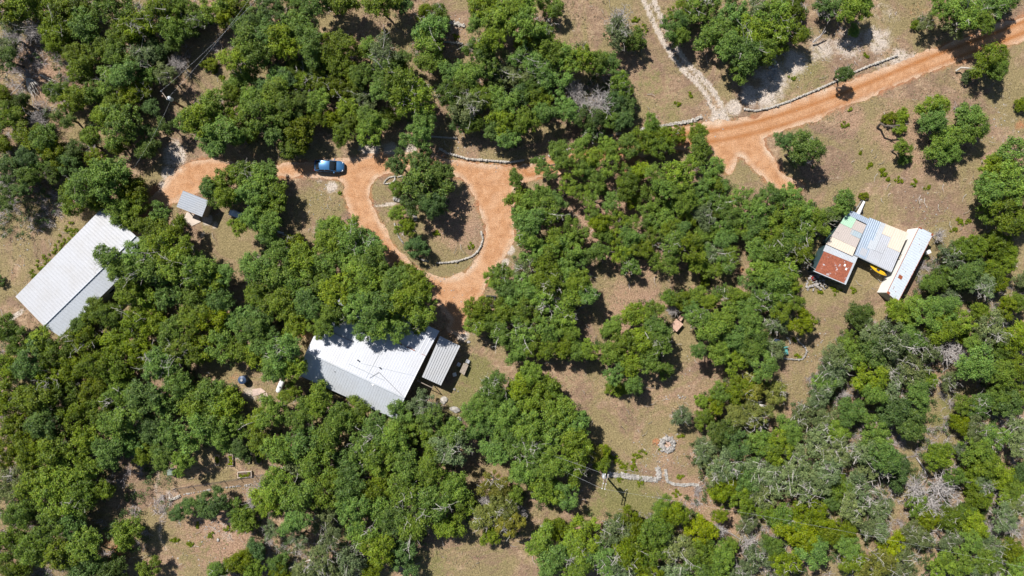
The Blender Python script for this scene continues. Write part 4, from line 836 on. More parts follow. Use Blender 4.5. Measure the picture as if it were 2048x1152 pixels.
sw('stone_wall', [(896,45),(912,48),(930,53)], .5, .3, 'upper of the two short stone terraces between trees near the top edge', 6)
sw('stone_wall', [(888,84),(905,86),(926,88)], .3, .26, 'lower of the two short stone terraces between trees near the top edge', 7)
sw('stone_edging', [(962,462),(966,478),(962,492),(955,503),(945,512),(930,518),(915,522),(895,525),(873,526)], .3, .26, 'curved stone edging along the lower right of the oval island', 8, cat='stone edging')
sw('stone_edging', [(857,523),(846,520),(834,516)], .3, .26, 'short stone edging piece under the bottom shrub of the oval island', 9, cat='stone edging')
sw('stone_edging', [(789,446),(792,460),(798,474),(807,487)], .25, .2, 'stone edging along the left side of the oval island', 10, 'whitestone', cat='stone edging')
sw('stone_edging', [(768,368),(771,361),(778,355),(790,353),(790,360),(784,366),(770,368)], .2, .22, 'small closed loop of stones at the upper left of the oval island', 11, cat='stone edging')
sw('stone_edging', [(795,354),(805,352),(807,362)], .2, .22, 'few stones right of the small stone loop on the oval island', 12, cat='stone edging')
sw('rock_pile', [(787,396),(795,402),(806,400)], .5, .3, 'rocks below the hidden yellow shrub on the oval island', 13, 'whitestone', cat='rock pile')
sw('rock_pile', [(826,425),(830,434),(832,442)], .5, .3, 'rocks beside the big oak trunk on the oval island', 14, 'whitestone', cat='rock pile')
sw('stone_wall', [(1214,948),(1240,950),(1262,953),(1290,957),(1316,960),(1317,945),(1315,934)], .62, .2, 'thick white stone wall to the right of the double crossarm pole', 15, 'whitestone', 2)
sw('stone_wall', [(1331,938),(1332,950),(1334,962),(1348,968),(1365,970),(1382,968),(1398,970)], .5, .2, 'thick white stone wall right of the gap, bending down and right', 16, 'whitestone', 2)
sw('stone_wall', [(338,998),(350,997),(362,991)], .4, .26, 'tumbled dark stones at the left end of the garden terrace', 17)
sw('stone_wall', [(364,989),(390,985),(420,979),(450,975),(480,972),(505,968)], .22, .22, 'pale line of stones below the fenced garden terrace', 18, 'whitestone', 1, gap=.2)
sw('stone_ring', [(1572,674),(1578,679),(1580,688)], .25, .2, 'short arc of pale edging stones above the teal chair', 19, 'whitestone', cat='stone edging')
sw('stone_ring', [(1593,675),(1597,684),(1604,689),(1609,694),(1613,702),(1610,710),(1605,718),(1591,719),(1579,718),(1562,716)], .22, .2, 'pale stone ring bed edge around the small bright bush', 20, 'whitestone', cat='stone edging')
sw('stone_pile', [(1333,742),(1343,744)], .6, .3, 'pair of flat white stones in the middle clearing under the tree shade', 21, 'whitestone', 1, cat='rock pile') if False else None
sw('rock_pile', [(1331,795),(1343,790)], .5, .3, 'left cluster of flat white stones in the open middle clearing', 22, 'whitestone', 1, cat='rock pile')
sw('rock_pile', [(1355,792),(1372,797)], .5, .3, 'right cluster of flat white stones in the open middle clearing', 23, 'whitestone', 1, cat='rock pile')
sw('rock_pile', [(1075,1052),(1105,1053),(1165,1052)], .25, .24, 'broken line of pale stones across the bottom clearing edge', 25, 'whitestone', 1, cat='stone edging', gap=.4)
sw('rock_pile', [(600,1103),(575,1106),(563,1110)], .4, .28, 'small pile of grey stones in the lower left brushy clearing', 26, 'stone', 1, cat='rock pile')
sw('rock_pile', [(1538,90),(1545,105),(1540,122),(1552,140),(1536,160)], 1.2, .34, 'scattered limestone ledge on the white ground under the big upper oaks', 27, 'whitestone', 1, cat='rock pile', gap=.3)
# fire ring
mb = MB(); rng = random.Random(31)
for ring_r, n, sz in ((1.05, 17, .30), (.72, 12, .27), (1.3, 8, .2)):
    for i in range(n):
        a = i/n*6.283+rng.random()*.2; q = P(1334, 888) + Vector((math.cos(a)*ring_r, math.sin(a)*ring_r, .18 + (.2 if ring_r < 1.2 and i % 2 else 0))); mb.rock(q, sz*rng.uniform(.8,1.25), rng, .55)
fr = thing('fire_ring', 'round white stone fire ring in the open lower clearing', 'fire pit', P(1334, 888))
part('stones', mb, M['whitestone'], fr)
mb = MB()
for i in range(26): mb.rock(P(1334, 888) + Vector((rng.uniform(-.5,.5), rng.uniform(-.5,.5), .08)), rng.uniform(.08,.2), rng, .5)
part('embers', mb, plain('pinkish_rubble', (.5,.36,.30), .9, .3, 5), fr)
# boulders by the house
def boulder(px, py, s_, label, seed, mat='whitestone', flat=.35):
    rng = random.Random(seed); mb = MB(); mb.rock(P(px,py,s_*flat*.6), s_, rng, flat, .12); single('boulder', mb, M[mat], label, 'boulder')
boulder(888,800,.62,'flat grey stone nearest the carport shadow on the green lawn', 1, 'stone'); boulder(910,819,.75,'squarish pale boulder, middle of three on the lawn right of the house', 2)
boulder(917,841,.65,'pinkish pale boulder, lowest of three on the lawn right of the house', 3); boulder(1553,775,.3,'tiny pale stone on the dirt right of the yellow topped trees', 5)
for i, (x, y, l) in enumerate(((949,807,'white stone at the left edge of the tree right of the lawn'),(962,818,'long pale stone under the tree right of the lawn'),(930,677,'upper white stone below the gravel spur end'),(937,684,'lower white stone below the gravel spur end'),
   (1455,1000,'pale rock in the brush clearing right of the broken wall'),(436,1080,'white stump-like rock in the lower left brushy clearing'),(570,1110,'pale rock by the small grey stone pile'))):
    boulder(x, y, .33, l, 40+i)

# --- picnic / platform
t_pf = thing('wooden_platform', 'small pinkish plank platform with side bench and narrow ramp in the middle clearing', 'platform', P(1352, 652))
def planks(q, n, th, vert=False):
    mb = MB()
    for i in range(n):
        u0, u1 = i/n + .01, (i+1)/n - .012; mb.slab(sub(q, u0, u1, 0, 1), th)
    return mb
pd = [P(1340,652,1.0), P(1353.6,664,1.0), P(1366.6,648.5,1.0), P(1353,637.5,1.0)]
part('deck', planks(pd, 9, .05), M['pinkwood'], t_pf)
for q in inset(pd, .12): part('post', MB().box((q.x,q.y,.47), .1,.1,.98,.7), M['pinkwood'], t_pf)
part('bench', planks([P(1339,656,.45), P(1341,668,.45), P(1349,662,.45), P(1344,656,.45)], 3, .05), M['pinkwood'], t_pf)
part('ramp', planks([P(1356,638,.95), P(1362,643,.95), P(1371,630,.25), P(1366,624,.25)], 4, .06), M['pinkwood'], t_pf)
part('rail', MB().tube([P(1356,637,1.3), P(1367,623,.6)], .04, 5).tube([P(1356,637,1.3), P(1356,637,.9)], .04, 5), M['pinkwood'], t_pf)
# table & chairs by carport
t_tb = thing('potting_table', 'brownish rectangular table standing at the edge of the carport shadow on the lawn', 'table', P(928, 738))
tq = [P(919,744,.85), P(928.5,750.5,.85), P(937,730,.85), P(927,726,.85)]
part('tabletop', planks(tq, 4, .05), M['wood'], t_tb)
for q in inset(tq, .15): part('leg', MB().box((q.x,q.y,.39), .08,.08,.82,.5), M['wood'], t_tb)
part('lower_shelf', planks([p - Vector((0,0,.5)) for p in tq], 4, .03), M['wood'], t_tb)
def chair(px, py, rz, label, mat='darksteel'):
    r_ = thing('patio_chair', label, 'chair', P(px,py)); c = P(px,py); m = Matrix.Rotation(rz,3,'Z')
    part('seat', MB().box(c+Vector((0,0,.43)), .5,.5,.05,rz), M[mat], r_); part('backrest', MB().box(c+m@Vector((-.24,0,.7)), .05,.5,.5,rz), M[mat], r_)
    for a in (-1,1):
        for b in (-1,1): part('leg', MB().box(c+m@Vector((a*.21,b*.21,.2)), .05,.05,.44,rz), M[mat], r_)
        part('armrest', MB().box(c+m@Vector((0,a*.26,.62)), .45,.05,.04,rz), M[mat], r_)
chair(936,722,1.2,'metal patio chair above the brown table right of the carport','steel'); chair(918,728,2.6,'chair in the carport shadow left of the brown table','white')
chair(910,748,.3,'pale chair in the carport shadow below the brown table','white')
sw('rock_pile', [(906,776),(912,781),(918,783)], .3, .28, 'few white stones at the lower tip of the carport shadow', 33, 'whitestone', 1, cat='rock pile')
# framed planter at the road
t_fb = thing('planter_frame', 'dark square timber frame beside the gravel drive at the tree edge', 'planter', P(982, 602))
fq = [(974,592),(990,593),(991,612),(975,612)]
mb = MB()
for (x0,y0),(x1,y1) in zip(fq, fq[1:]+fq[:1]):
    mb.tube([P(x0,y0,.4), P(x1,y1,.4)], .12, 4)
part('frame', mb, M['darksteel'], t_fb); part('posts', MB().box(P(974,592,.3),.22,.22,.65).box(P(990,593,.3),.22,.22,.65).box(P(991,612,.3),.22,.22,.65).box(P(975,612,.3),.22,.22,.65), M['darksteel'], t_fb)
part('soil', MB().slab([P(x,y,.12) for x,y in fq], .1), M['soil'], t_fb)
# tank, barrels, bin
t_lp = thing('propane_tank', 'white horizontal propane tank in the trees left of the house corner', 'propane tank', P(560.5, 772))
a_, b_ = P(564,764,.65), P(557,782,.65); d = (b_-a_).normalized()
part('tank', MB().tube([a_-d*.28, a_-d*.2, a_, b_, b_+d*.2, b_+d*.28], [.12,.32,.42,.42,.32,.12], 16), M['white'], t_lp, True)
for t_ in (.2,.8): part('leg', MB().box(lerp(a_,b_,t_)-Vector((0,0,.45)), .6,.1,.42, math.atan2(d.y,d.x)+1.57), M['steel'], t_lp)
part('valve_dome', MB().tube([lerp(a_,b_,.5)+Vector((0,0,.38)), lerp(a_,b_,.5)+Vector((0,0,.52))], .14, 10), M['steel'], t_lp)
t_wt = thing('stock_tank', 'round dark blue water tank in the trees left of the house', 'tank', P(490,758)); c = P(490,758)
part('tank', MB().tube([c, c+Vector((0,0,1.2)), c+Vector((0,0,1.35))], [.62,.62,.25], 20), M['navy'], t_wt); part('lid', MB().tube([c+Vector((0,0,1.35)), c+Vector((0,0,1.42))], .2, 12), M['steel'], t_wt)
t_rb = thing('compost_bin', 'squat grey green bin at the left end of the garden clearing', 'bin', P(347,941)); c = P(347,941)
part('body', MB().box(c+Vector((0,0,.5)), .85,.85,1.0,.05), M['greenbin'], t_rb, bevel=.12); part('lid', MB().box(c+Vector((0,0,1.04)), .9,.9,.1,.05), M['greenbin'], t_rb, bevel=.04)
for q, s_, l in (((1552,683),.45,'dark blue round barrel under the trees left of the stone ring bed'), ((1625,557),.3,'red bucket at the lower left corner of the rusty roofed shed')):
    t_ = thing('barrel', l, 'barrel', P(*q)); c = P(*q); mt = M['red'] if s_ < .4 else M['navy']
    part('body', MB().tube([c, c+Vector((0,0,s_)), c+Vector((0,0,s_*2))], [s_*.85,s_,s_*.85], 14), mt, t_); part('lid', MB().tube([c+Vector((0,0,s_*2)), c+Vector((0,0,s_*2+.04))], s_*.7, 12), M['darksteel'], t_)
t_tc = thing('garden_chair', 'teal lounge chair inside the stone ring bed', 'chair', P(1569,702)); c = P(1569,702)
part('seat', MB().box(c+Vector((0,0,.4)), .7,1.1,.08,.2), M['teal'], t_tc, bevel=.03); part('backrest', MB().box(c+Vector((-.1,.65,.65)), .7,.12,.6,.2), M['teal'], t_tc, bevel=.03)
for a in (-.28,.28):
    for b in (-.45,.45): part('leg', MB().box(c+Vector((a,b,.19)), .05,.05,.4), M['steel'], t_tc)
# raised beds
LFm = {}
def leafpile(centers, n, rad, leaf, seed, flat=.6):
    rg = np.random.default_rng(seed); cs = np.array(centers, float); k = rg.integers(0, len(cs), n)
    dirs = rg.normal(size=(n,3)); dirs /= np.linalg.norm(dirs, axis=1)[:,None]
    rr_ = rad*rg.random(n)**.45; c = cs[k] + dirs*rr_[:,None]*np.array([1,1,flat])
    return leaves(c, dirs, leaf, rg)
def leaves(c, dirs, leaf, rg, tint_c=None):
    n = len(c); nn = dirs*0.55 + rg.normal(size=(n,3))*.5 + np.array([0,0,.75]); nn /= np.linalg.norm(nn, axis=1)[:,None]
    t1 = np.cross(nn, rg.normal(size=(n,3))); t1 /= np.linalg.norm(t1, axis=1)[:,None]; t2 = np.cross(nn, t1)
    a = (leaf*rg.uniform(.7,1.35,n))[:,None]
    u = t1*a; w = t2*a*rg.uniform(.45,.75,n)[:,None]
    v = np.stack([c-u, c+w*1.0+u*.1, c+u, c-w], 1).reshape(-1,3)
    f = np.arange(4*n).reshape(n,4)
    tv = np.clip(rg.normal(.5,.33,n) + (0 if tint_c is None else tint_c), 0, 1)
    tint = np.stack([tv, rg.random(n), rg.random(n), np.ones(n)], 1)
    return v, f, np.repeat(tint, 4, 0)
def leaf_obj(name, data, mat, parent=None, base=(0,0,0)):
    v, f, t_ = data; me = np_mesh(name, v - np.array(base), f, 4, mat, t_); o = bpy.data.objects.new(name, me); COL.objects.link(o)
    if parent: o.parent = parent; BASE[o.name] = BASE[parent.name]
    return o
beds = [(436,919,8,20,'first raised bed from the left in the shaded garden, dark leaves', .02),(463,919,9,22,'second raised bed from the left in the garden, yellow green plants', 0),(497,917,8,16,'third raised bed in the garden, partly under the trees', 0),
 (519,918,10,15,'rightmost raised bed in the garden with one round bright yellow plant', 0),(491,948,27,11,'wide pale framed raised bed lying crosswise below the other garden beds', .06)]
for i, (x, y, w, h, l, a) in enumerate(beds):
    b = thing('raised_bed', l, 'garden bed', P(x,y)); c = P(x,y); w_, h_ = w/PPM, h/PPM; m = Matrix.Rotation(a,3,'Z')
    for dx, dy, sx_, sy_ in ((0,h_/2,w_+.1,.08),(0,-h_/2,w_+.1,.08),(w_/2,0,.08,h_-.09),(-w_/2,0,.08,h_-.09)):
        part('board', MB().box(c+m@Vector((dx,dy,.2)), sx_, sy_, .42, a), M['wood'] if i < 4 else M['concrete'], b)
    part('soil', MB().box(c+Vector((0,0,.15)), w_-.1, h_-.1, .3, a), M['soil'], b)
    rr = random.Random(i); cs = [c + m@Vector((rr.uniform(-.38,.38)*w_, rr.uniform(-.38,.38)*h_, .42)) - BASE[b.name] for _ in range(7)]
    leaf_obj('plants', leafpile(cs, 420, .24, .07, i), LEAF['y' if i != 0 else 'j'], b)
# wire fence of the terrace
t_f = thing('wire_fence', 'low wire fence with thin posts along the brown strip of the garden terrace', 'fence', P(430, 965))
fp = [(352,976),(384,971),(416,966),(448,961),(480,956),(510,950),(540,946)]
for (x, y) in fp: part('post', MB().tube([P(x,y)-Vector((0,0,.05)), P(x,y)+Vector((0,0,1.3))], .05, 6), M['darksteel'], t_f)
mb = MB()
for hz in (.25,.55,.85,1.2):
    mb.tube([P(x,y)+Vector((0,0,hz)) for x, y in fp], .014, 4)
part('wires', mb, M['darksteel'], t_f)
single('garden_path', MB().prism([(GX(x),GY(y)) for x,y in ((352,980),(420,968),(480,959),(540,948),(536,960),(500,968),(420,981),(362,990))], -.1, .05), plain('bare_soil', (.235,.165,.105), .95, .25, 3, spec=.05), kind='structure')
# flagstones left of house
for i, (pts, l) in enumerate((([(505,778),(522,776),(532,783),(517,790),(506,792)],'upper pinkish flagstone in the small gap left of the house'), ([(520,790),(534,785),(537,795),(520,805),(518,798)],'lower pinkish flagstone in the small gap left of the house'))):
    single('flagstone', MB().prism([(GX(x),GY(y)) for x,y in pts], -.03, .1), plain('pink_flagstone', (.52,.40,.34), .9, .2, 2), l, 'flagstone')
# things under the trees by the small shed
t_v = thing('covered_trailer', 'dark blue glossy covered trailer half hidden under the oak right of the small shed', 'trailer', P(512,408)); c = P(512,408)
part('cover', MB().box(c+Vector((0,0,1.0)), 1.5,2.4,1.0,-.12), M['navy'], t_v, bevel=.25); part('windows', MB().box(c+Vector((0,.2,1.3)), 1.54,1.2,.3,-.12), M['glass'], t_v, bevel=.05)
for s_ in (-.75,.75): part('wheel', MB().tube([c+Vector((s_-.1,0,.3)), c+Vector((s_+.1,0,.3))], .3, 14), M['tyre'], t_v)
def stack(px, py, w, h, z, rz, label, mat, cat, n=4, seed=0):
    rg = random.Random(seed); t_ = thing('scrap_stack', label, cat, P(px,py)); c = P(px,py)
    for i in range(n):
        part('sheet', MB().box(c+Vector((rg.uniform(-.2,.2), rg.uniform(-.15,.15), .08+i*z)), w*rg.uniform(.7,1), h*rg.uniform(.7,1), z*.6, rz+rg.uniform(-.3,.3)), M[mat if i % 2 == 0 else 'roofdull'], t_)
stack(478,430,2.2,1.0,.14,-.15,'blue grey scrap sheets stacked between the shed shadow and the oak','roofblue','scrap',5,1)
stack(507,447,1.5,.6,.12,-.5,'white boards lying at the lower edge of the oak by the small shed','white','scrap',3,2)
stack(441,384,.9,.9,.2,.2,'pale grey box top showing through the oak right of the small shed','roofgrey','box',3,3)
stack(560,465,1.2,.15,.1,-.4,'thin white plank below the oak right of the small shed','white','plank',2,5)
# tyre and junk pile left of rusty shed
for i, (x, y, l) in enumerate(((1632,562,'tyre at the left of the junk below the rusty roofed shed'),(1641,568,'tyre in the middle of the junk below the rusty roofed shed'),(1652,572,'tyre at the right of the junk below the rusty roofed shed'))):
    mb = MB(); c = P(x,y,.12); n = 20; m = 8; vs = []; fs = []
    for a in range(n):
        for b in range(m):
            A_ = a/n*6.283; B2 = b/m*6.283; rr_ = .28+.1*math.cos(B2); vs.append(c+Vector((math.cos(A_)*rr_, math.sin(A_)*rr_, .1*math.sin(B2))))
    for a in range(n):
        for b in range(m): fs.append((a*m+b, ((a+1)%n)*m+b, ((a+1)%n)*m+(b+1)%m, a*m+(b+1)%m))
    single('tyre', mb.add(vs, fs), M['tyre'], l, 'tyre', smooth=True)
rng = random.Random(55); mb = MB()
for i in range(70):
    q = P(rng.uniform(1612,1650), rng.uniform(548,580), rng.uniform(.05,.3)); mb.box(q, rng.uniform(.1,.5), rng.uniform(.05,.3), rng.uniform(.04,.25), rng.uniform(0,3))
single('junk_heap', mb, M['greywood'], 'heap of small scrap and boards below the left corner of the rusty shed', 'junk heap')

# ------------------------------------------------------------------ vegetation meshes (unit lobe about 2.15 m in radius)
def crown_mesh(name, seed, nclump, nleaf, cr, leaf, spread=1.0, zsq=.75, dense=0.0):
    rg = np.random.default_rng(seed); R0 = 2.15*spread
    lob = rg.uniform(.5,1.2,9); cl = []; tries = 0
    while len(cl) < nclump and tries < 4000:
        tries += 1
        a = rg.random()*2*np.pi; u = np.sqrt(rg.random()); fa = a/(2*np.pi)*9; i0 = int(fa) % 9; rr_ = R0*(lob[i0]*(1-fa%1)+lob[(i0+1)%9]*(fa%1))*.86
        x, y = np.cos(a)*u*rr_, np.sin(a)*u*rr_
        top = 1.25*np.sqrt(max(0, 1-(u*.95)**2)); z = top*rg.uniform(.25,1.15) - .25 + rg.normal()*.15
        c = np.array([x,y,z]); r_ = cr*rg.uniform(.5,1.5)
        if all(np.linalg.norm(c-q[0]) > .80*(r_+q[1])*(1-dense) for q in cl): cl.append((c, r_))
    low = []
    for c, r_ in cl[:max(3, nclump//4)]:
        low.append((c*np.array([.75,.75,1]) - np.array([0,0,.95]), r_*.95))
    V, F_, T_ = [], [], []; b = 0
    for c, r_ in cl + low:
        n = int(nleaf*(r_/cr)**2); d = rg.normal(size=(n,3)); d[:,2] = np.abs(d[:,2])*1.0 - .35*rg.random(n); d /= np.linalg.norm(d, axis=1)[:,None]
        ln = rg.random(n)**.5*1.12*(1 + .38*np.sin(d[:,0]*4.5+seed)*np.sin(d[:,1]*5+1.3*len(F_)) + .22*np.sin(d[:,0]*11+d[:,2]*9+len(F_))) + np.abs(rg.normal(size=n))*.16*(rg.random(n) < .3)
        pts = c + d*(r_*ln)[:,None]*np.array([1,1,zsq])
        v, f, t_ = leaves(pts, d, leaf, rg, rg.normal()*.13)
        V.append(v); F_.append(f+b); T_.append(t_); b += len(v)
    return np_mesh(name, np.concatenate(V), np.concatenate(F_), 4, None, np.concatenate(T_)), cl
OAK = [crown_mesh('oak_crown', 100+i, 25, 380, .42, .070, zsq=.85) for i in range(10)]
JUN = [crown_mesh('juniper_crown', 200+i, 36, 290, .35, .062, zsq=1.0, dense=.08) for i in range(6)]
GRY = [crown_mesh('sparse_crown', 300+i, 24, 230, .42, .072, zsq=.8) for i in range(4)]
THIN = [crown_mesh('thin_crown', 400+i, 15, 260, .42, .070, zsq=.8) for i in range(4)]
for lst in (OAK, JUN, GRY, THIN):
    for me, cl in lst: me.materials.append(LEAF['o'])

def twig_mb(seed, n, R0, zc, rad=.025, up=.5, lo=0.0):
    "fine bare branches reaching through and above a lobe"
    rg = random.Random(seed); mb = MB()
    for i in range(n):
        a = rg.random()*6.283; el = rg.uniform(.1, 1.2); L_ = R0*rg.uniform(.6,1.15)
        d = Vector((math.cos(a)*math.cos(el), math.sin(a)*math.cos(el), math.sin(el)*up*1.4))
        p0 = Vector((rg.uniform(-.3,.3), rg.uniform(-.3,.3), lo)); p1 = p0 + d*L_*.5 + Vector((rg.uniform(-.15,.15), rg.uniform(-.15,.15), 0)); p2 = p1 + d*L_*.5 + Vector((rg.uniform(-.3,.3), rg.uniform(-.3,.3), rg.uniform(-.1,.2)))
        mb.tube([p0,p1,p2], [rad*2.2, rad*1.3, rad*.5], 4, False)
        for k in range(4):
            t_ = rg.uniform(.35,1); q = lerp(p0,p1,t_*2) if t_ < .5 else lerp(p1,p2,t_*2-1); dd = Vector((rg.uniform(-1,1), rg.uniform(-1,1), rg.uniform(-.2,.6))).normalized()
            e = q + dd*L_*rg.uniform(.18,.4); mb.tube([q, e], [rad*.9, rad*.35], 3, False)
            for _ in range(2):
                q2 = lerp(q,e,rg.uniform(.4,1)); mb.tube([q2, q2 + (dd+Vector((rg.uniform(-1,1), rg.uniform(-1,1), rg.uniform(-.3,.5)))).normalized()*L_*rg.uniform(.08,.2)], [rad*.6, rad*.3], 3, False)
    return mb
TW = []
for i in range(4):
    me = mesh_of('bare_twigs', twig_mb(500+i, 10, 2.1, 0, .022, .9, -.5), M['paletwig']); TW.append(me)
DEADM = [mesh_of('dead_crown', twig_mb(600+i, 46, 2.2, 0, .030, .55, -.3), M['greywood']) for i in range(4)]

# clusters of neighbouring lobes of one colour become one tree
FAM = {'t':'o','o':'o','d':'d','g':'g','j':'j','y':'y','k':'k'}
un = list(range(len(TL))); TREE = []
order = sorted(un, key=lambda i: -TL[i][2]); used = set()
for i in order:
    if i in used: continue
    x, y, r, k = TL[i]; used.add(i); mem = [i]
    if r > 15:
        c = sorted((j for j in un if j not in used and FAM[TL[j][3]] == FAM[k] and TL[j][2] > 12), key=lambda j: math.hypot(TL[j][0]-x, TL[j][1]-y))
        for j in c[:4 if FAM[k] in 'od' else 3]:
            if math.hypot(TL[j][0]-x, TL[j][1]-y) < (56 if FAM[k] in 'od' else 50) and len(mem) < 5: mem.append(j); used.add(j)
    TREE.append(mem)

def newobj(name, me, parent, loc, rot, sc, mat=None):
    o = bpy.data.objects.new(name, me); COL.objects.link(o); o.parent = parent; o.location = loc; o.rotation_euler = (0,0,rot); o.scale = sc
    if mat:
        o.material_slots[0].link = 'OBJECT'; o.material_slots[0].material = mat
    return o
LEAF['t'] = LEAF['o']
CNAME = {'t':'thin green','o':'green','d':'dark green','g':'grey green','j':'olive','y':'yellow green','k':'ochre'}
info = []
rng = random.Random(21)
for mem in TREE:
    L_ = [TL[i] for i in mem]; k = L_[0][3]; area = sum(l[2]**2 for l in L_)
    ax = sum(l[0]*l[2]**2 for l in L_)/area; ay = sum(l[1]*l[2]**2 for l in L_)/area
    rm = max(l[2] for l in L_)/PPM; small = rm < 1.15 and len(L_) == 1 and k != 't'
    hz = (1.3 + .85*rm + .12*len(L_))*rng.uniform(.75,1.35)     # crown centre height
    if small: hz = .62*rm + .1
    if k == 'j' and not small: hz *= .88
    if 590 < ax < 832 and 560 < ay < 690: hz += 2.4
    elif 832 <= ax < 900 and 560 < ay < 680: hz = 2.6
    elif 540 < ax < 620 and 640 < ay < 765: hz += 2.0
    c0 = P(ax, ay, hz); base = Vector((c0.x, c0.y, 0)); base.z = ground_z(ax, ay) if abs(ax-1024) < 1100 else 0
    kind = 'shrub' if small else ('juniper_tree' if k == 'j' else 'oak_tree')
    root = thing(kind, 'x', {'shrub':'shrub','juniper_tree':'juniper','oak_tree':'oak'}[kind], base, {'shrub':'shrubs in the clearings','juniper_tree':'junipers in the woods','oak_tree':'oaks in the woods'}[kind])
    tm = MB(); lean = Vector((rng.uniform(-.5,.5), rng.uniform(-.5,.5), 0))
    fork = Vector((0,0,hz*.42)) + lean*.5
    tm.tube([Vector((0,0,-.15)), Vector((0,0,hz*.2))+lean*.2, fork], [.10+.05*rm, .08+.045*rm, .07+.035*rm], 8)
    for (x, y, r, _) in L_:
        z = hz*rng.uniform(.86,1.14) if len(L_) > 1 else hz
        lk = _; lc = P(x, y, z) - base; s_ = (r*1.03 if (1030 < x < 1610 and 240 < y < 770) else r+2.0)/PPM/2.15*1.14; rot = rng.random()*6.283
        bank = JUN if k == 'j' or (small and k != 't') else (THIN if lk == 't' else GRY if k == 'g' else OAK)
        me, cl = bank[rng.randrange(len(bank))]
        newobj('crown', me, root, lc, rot, (s_, s_, s_*rng.uniform(.9,1.2) if not small else s_*.9), LEAF[k])
        if not small:
            hub = lc - Vector((0,0,.9*s_)); mid_ = lerp(fork, hub, .5) + Vector((rng.uniform(-.3,.3), rng.uniform(-.3,.3), .1))
            tm.tube([fork, mid_, hub], [.06+.03*rm, .05+.025*rm, .04+.02*rm], 6)
            m = Matrix.Rotation(rot, 3, 'Z')
            for cc, cr_ in cl[:9]:
                e = lc + m @ Vector(cc)*s_; tm.tube([hub, lerp(hub,e,.5)+Vector((rng.uniform(-.12,.12), rng.uniform(-.12,.12), -.1)), e], [.045+.012*rm, .04, .015], 4, False)
        if (k == 'g' or k == 'k' or (k in 'oj' and rng.random() < .16)) and not small:
            newobj('bare_branches', TW[rng.randrange(4)], root, lc - Vector((0,0,.1)), rng.random()*6.28, (s_*1.0, s_*1.0, s_*1.1))
    o = bpy.data.objects.new('trunk', mesh_of('trunk', tm, M['bark'])); COL.objects.link(o); o.parent = root
    info.append([root, ax, ay, math.sqrt(area), k, kind, len(L_)])
for (x, y, r) in DL:
    rm = r/PPM; hz = 1.0 + .9*rm; c0 = P(x, y, hz); base = Vector((c0.x, c0.y, 0))
    root = thing('dead_tree', 'x', 'dead tree', base, 'bare grey trees in the woods')
    s_ = rm/2.2*1.05; newobj('crown', DEADM[rng.randrange(4)], root, (0,0,hz-.3), rng.random()*6.28, (s_,s_,s_*1.1))
    o = bpy.data.objects.new('trunk', mesh_of('trunk', MB().tube([(0,0,-.1),(0.05,0,hz*.5),(0,0,hz-.2)], [.13,.1,.06], 7), M['greywood'])); COL.objects.link(o); o.parent = root
    info.append([root, x, y, r, 'x', 'dead_tree', 1])

# fallen trunks, leaning trunk and the cut brush pile
def limb(pts, rad, label, cat='fallen trunk', mat='paletwig', forks=3, seed=1, name='fallen_trunk'):
    rg = random.Random(seed); q = [P(x, y, z) for x, y, z in pts]; mb = MB().tube(q, [rad*(1-.5*i/(len(q)-1)) for i in range(len(q))], 7)
    for i in range(forks):
        t_ = rg.uniform(.4,.95)*(len(q)-1); a = q[int(t_)]; b = q[min(len(q)-1, int(t_)+1)]; s0 = lerp(a, b, t_ % 1); d = (b-a).normalized() if (b-a).length > 0 else Vector((1,0,0))
        d = (d + Vector((rg.uniform(-.8,.8), rg.uniform(-.8,.8), rg.uniform(0,.3)))).normalized(); e = s0 + d*rg.uniform(.6,1.5); mb.tube([s0, lerp(s0,e,.5)+Vector((0,0,.1)), e], [rad*.5, rad*.35, rad*.15], 5)
    single(name, mb, M[mat], label, cat)
limb([(2018,620-30+395-390+5,2.5)] and [(2014,982,2.6),(2025,990,2.4),(2036,1003,2.0),(2052,1018,1.4)], .16, 'thick bleached limb at the right edge low in the woods', seed=2)
limb([(1668,1003,1.6),(1682,1015,1.6),(1700,1028,1.5)], .17, 'bleached trunk lying diagonally in shade in the lower right woods', seed=3)
limb([(1833,915,.3),(1845,932,.5),(1855,953,.5)], .14, 'bare brown fallen trunk above the grey dead brush at lower right', seed=4, mat='greywood', forks=5)
limb([(1985,782,1.8),(1983,795,2.0),(1978,805,1.9)], .09, 'forked white bare limb over the bare soil near the right edge', seed=5, forks=5)
limb([(1488,795,3.4),(1500,800,3.6),(1515,806,3.4),(1526,814,3.2)], .17, 'twisted white limb showing inside the ochre crowned oak', seed=6, forks=6)
limb([(1506,838,3.2),(1520,848,3.4),(1535,858,3.0)], .10, 'second white limb below and right of the twisted one in the ochre oak', seed=7, forks=4)
limb([(1424,1048,.4),(1440,1055,.6),(1480,1078,.5)], .08, 'thin bare fallen pole across the brushy gap below the white walls', seed=8, mat='greywood', forks=6)
limb([(1755,254,.2),(1762,247,1.2),(1770,252,2.2),(1784,252,2.6),(1800,250,2.7)], .2, 'dark leaning trunk with a pale broken end, right of the bare lawn patch', seed=9, mat='bark', forks=2, name='leaning_trunk', cat='tree trunk')
limb([(1912,142,.3),(1922,135,.8),(1945,137,2.2),(1962,140,3)], .15, 'bent pale trunk reaching out left of the bright lone oak', seed=10, forks=1, name='leaning_trunk', cat='tree trunk')
limb([(1626,85,.5),(1634,77,1.0),(1652,62,1.5)], .14, 'bare bent trunk under the dark open tree near the top', seed=11, mat='greywood', forks=3)
limb([(478,1108,.3),(465,1120,.5),(455,1135,.5)], .08, 'bare grey stick pile branch in the lower left clearing', seed=12, mat='greywood', forks=6)
limb([(545,1150,2.0),(600,1128,2.4),(640,1110,2.6)], .07, 'long crooked pale limb over the sparse tree at the bottom left of centre', seed=13, forks=9)
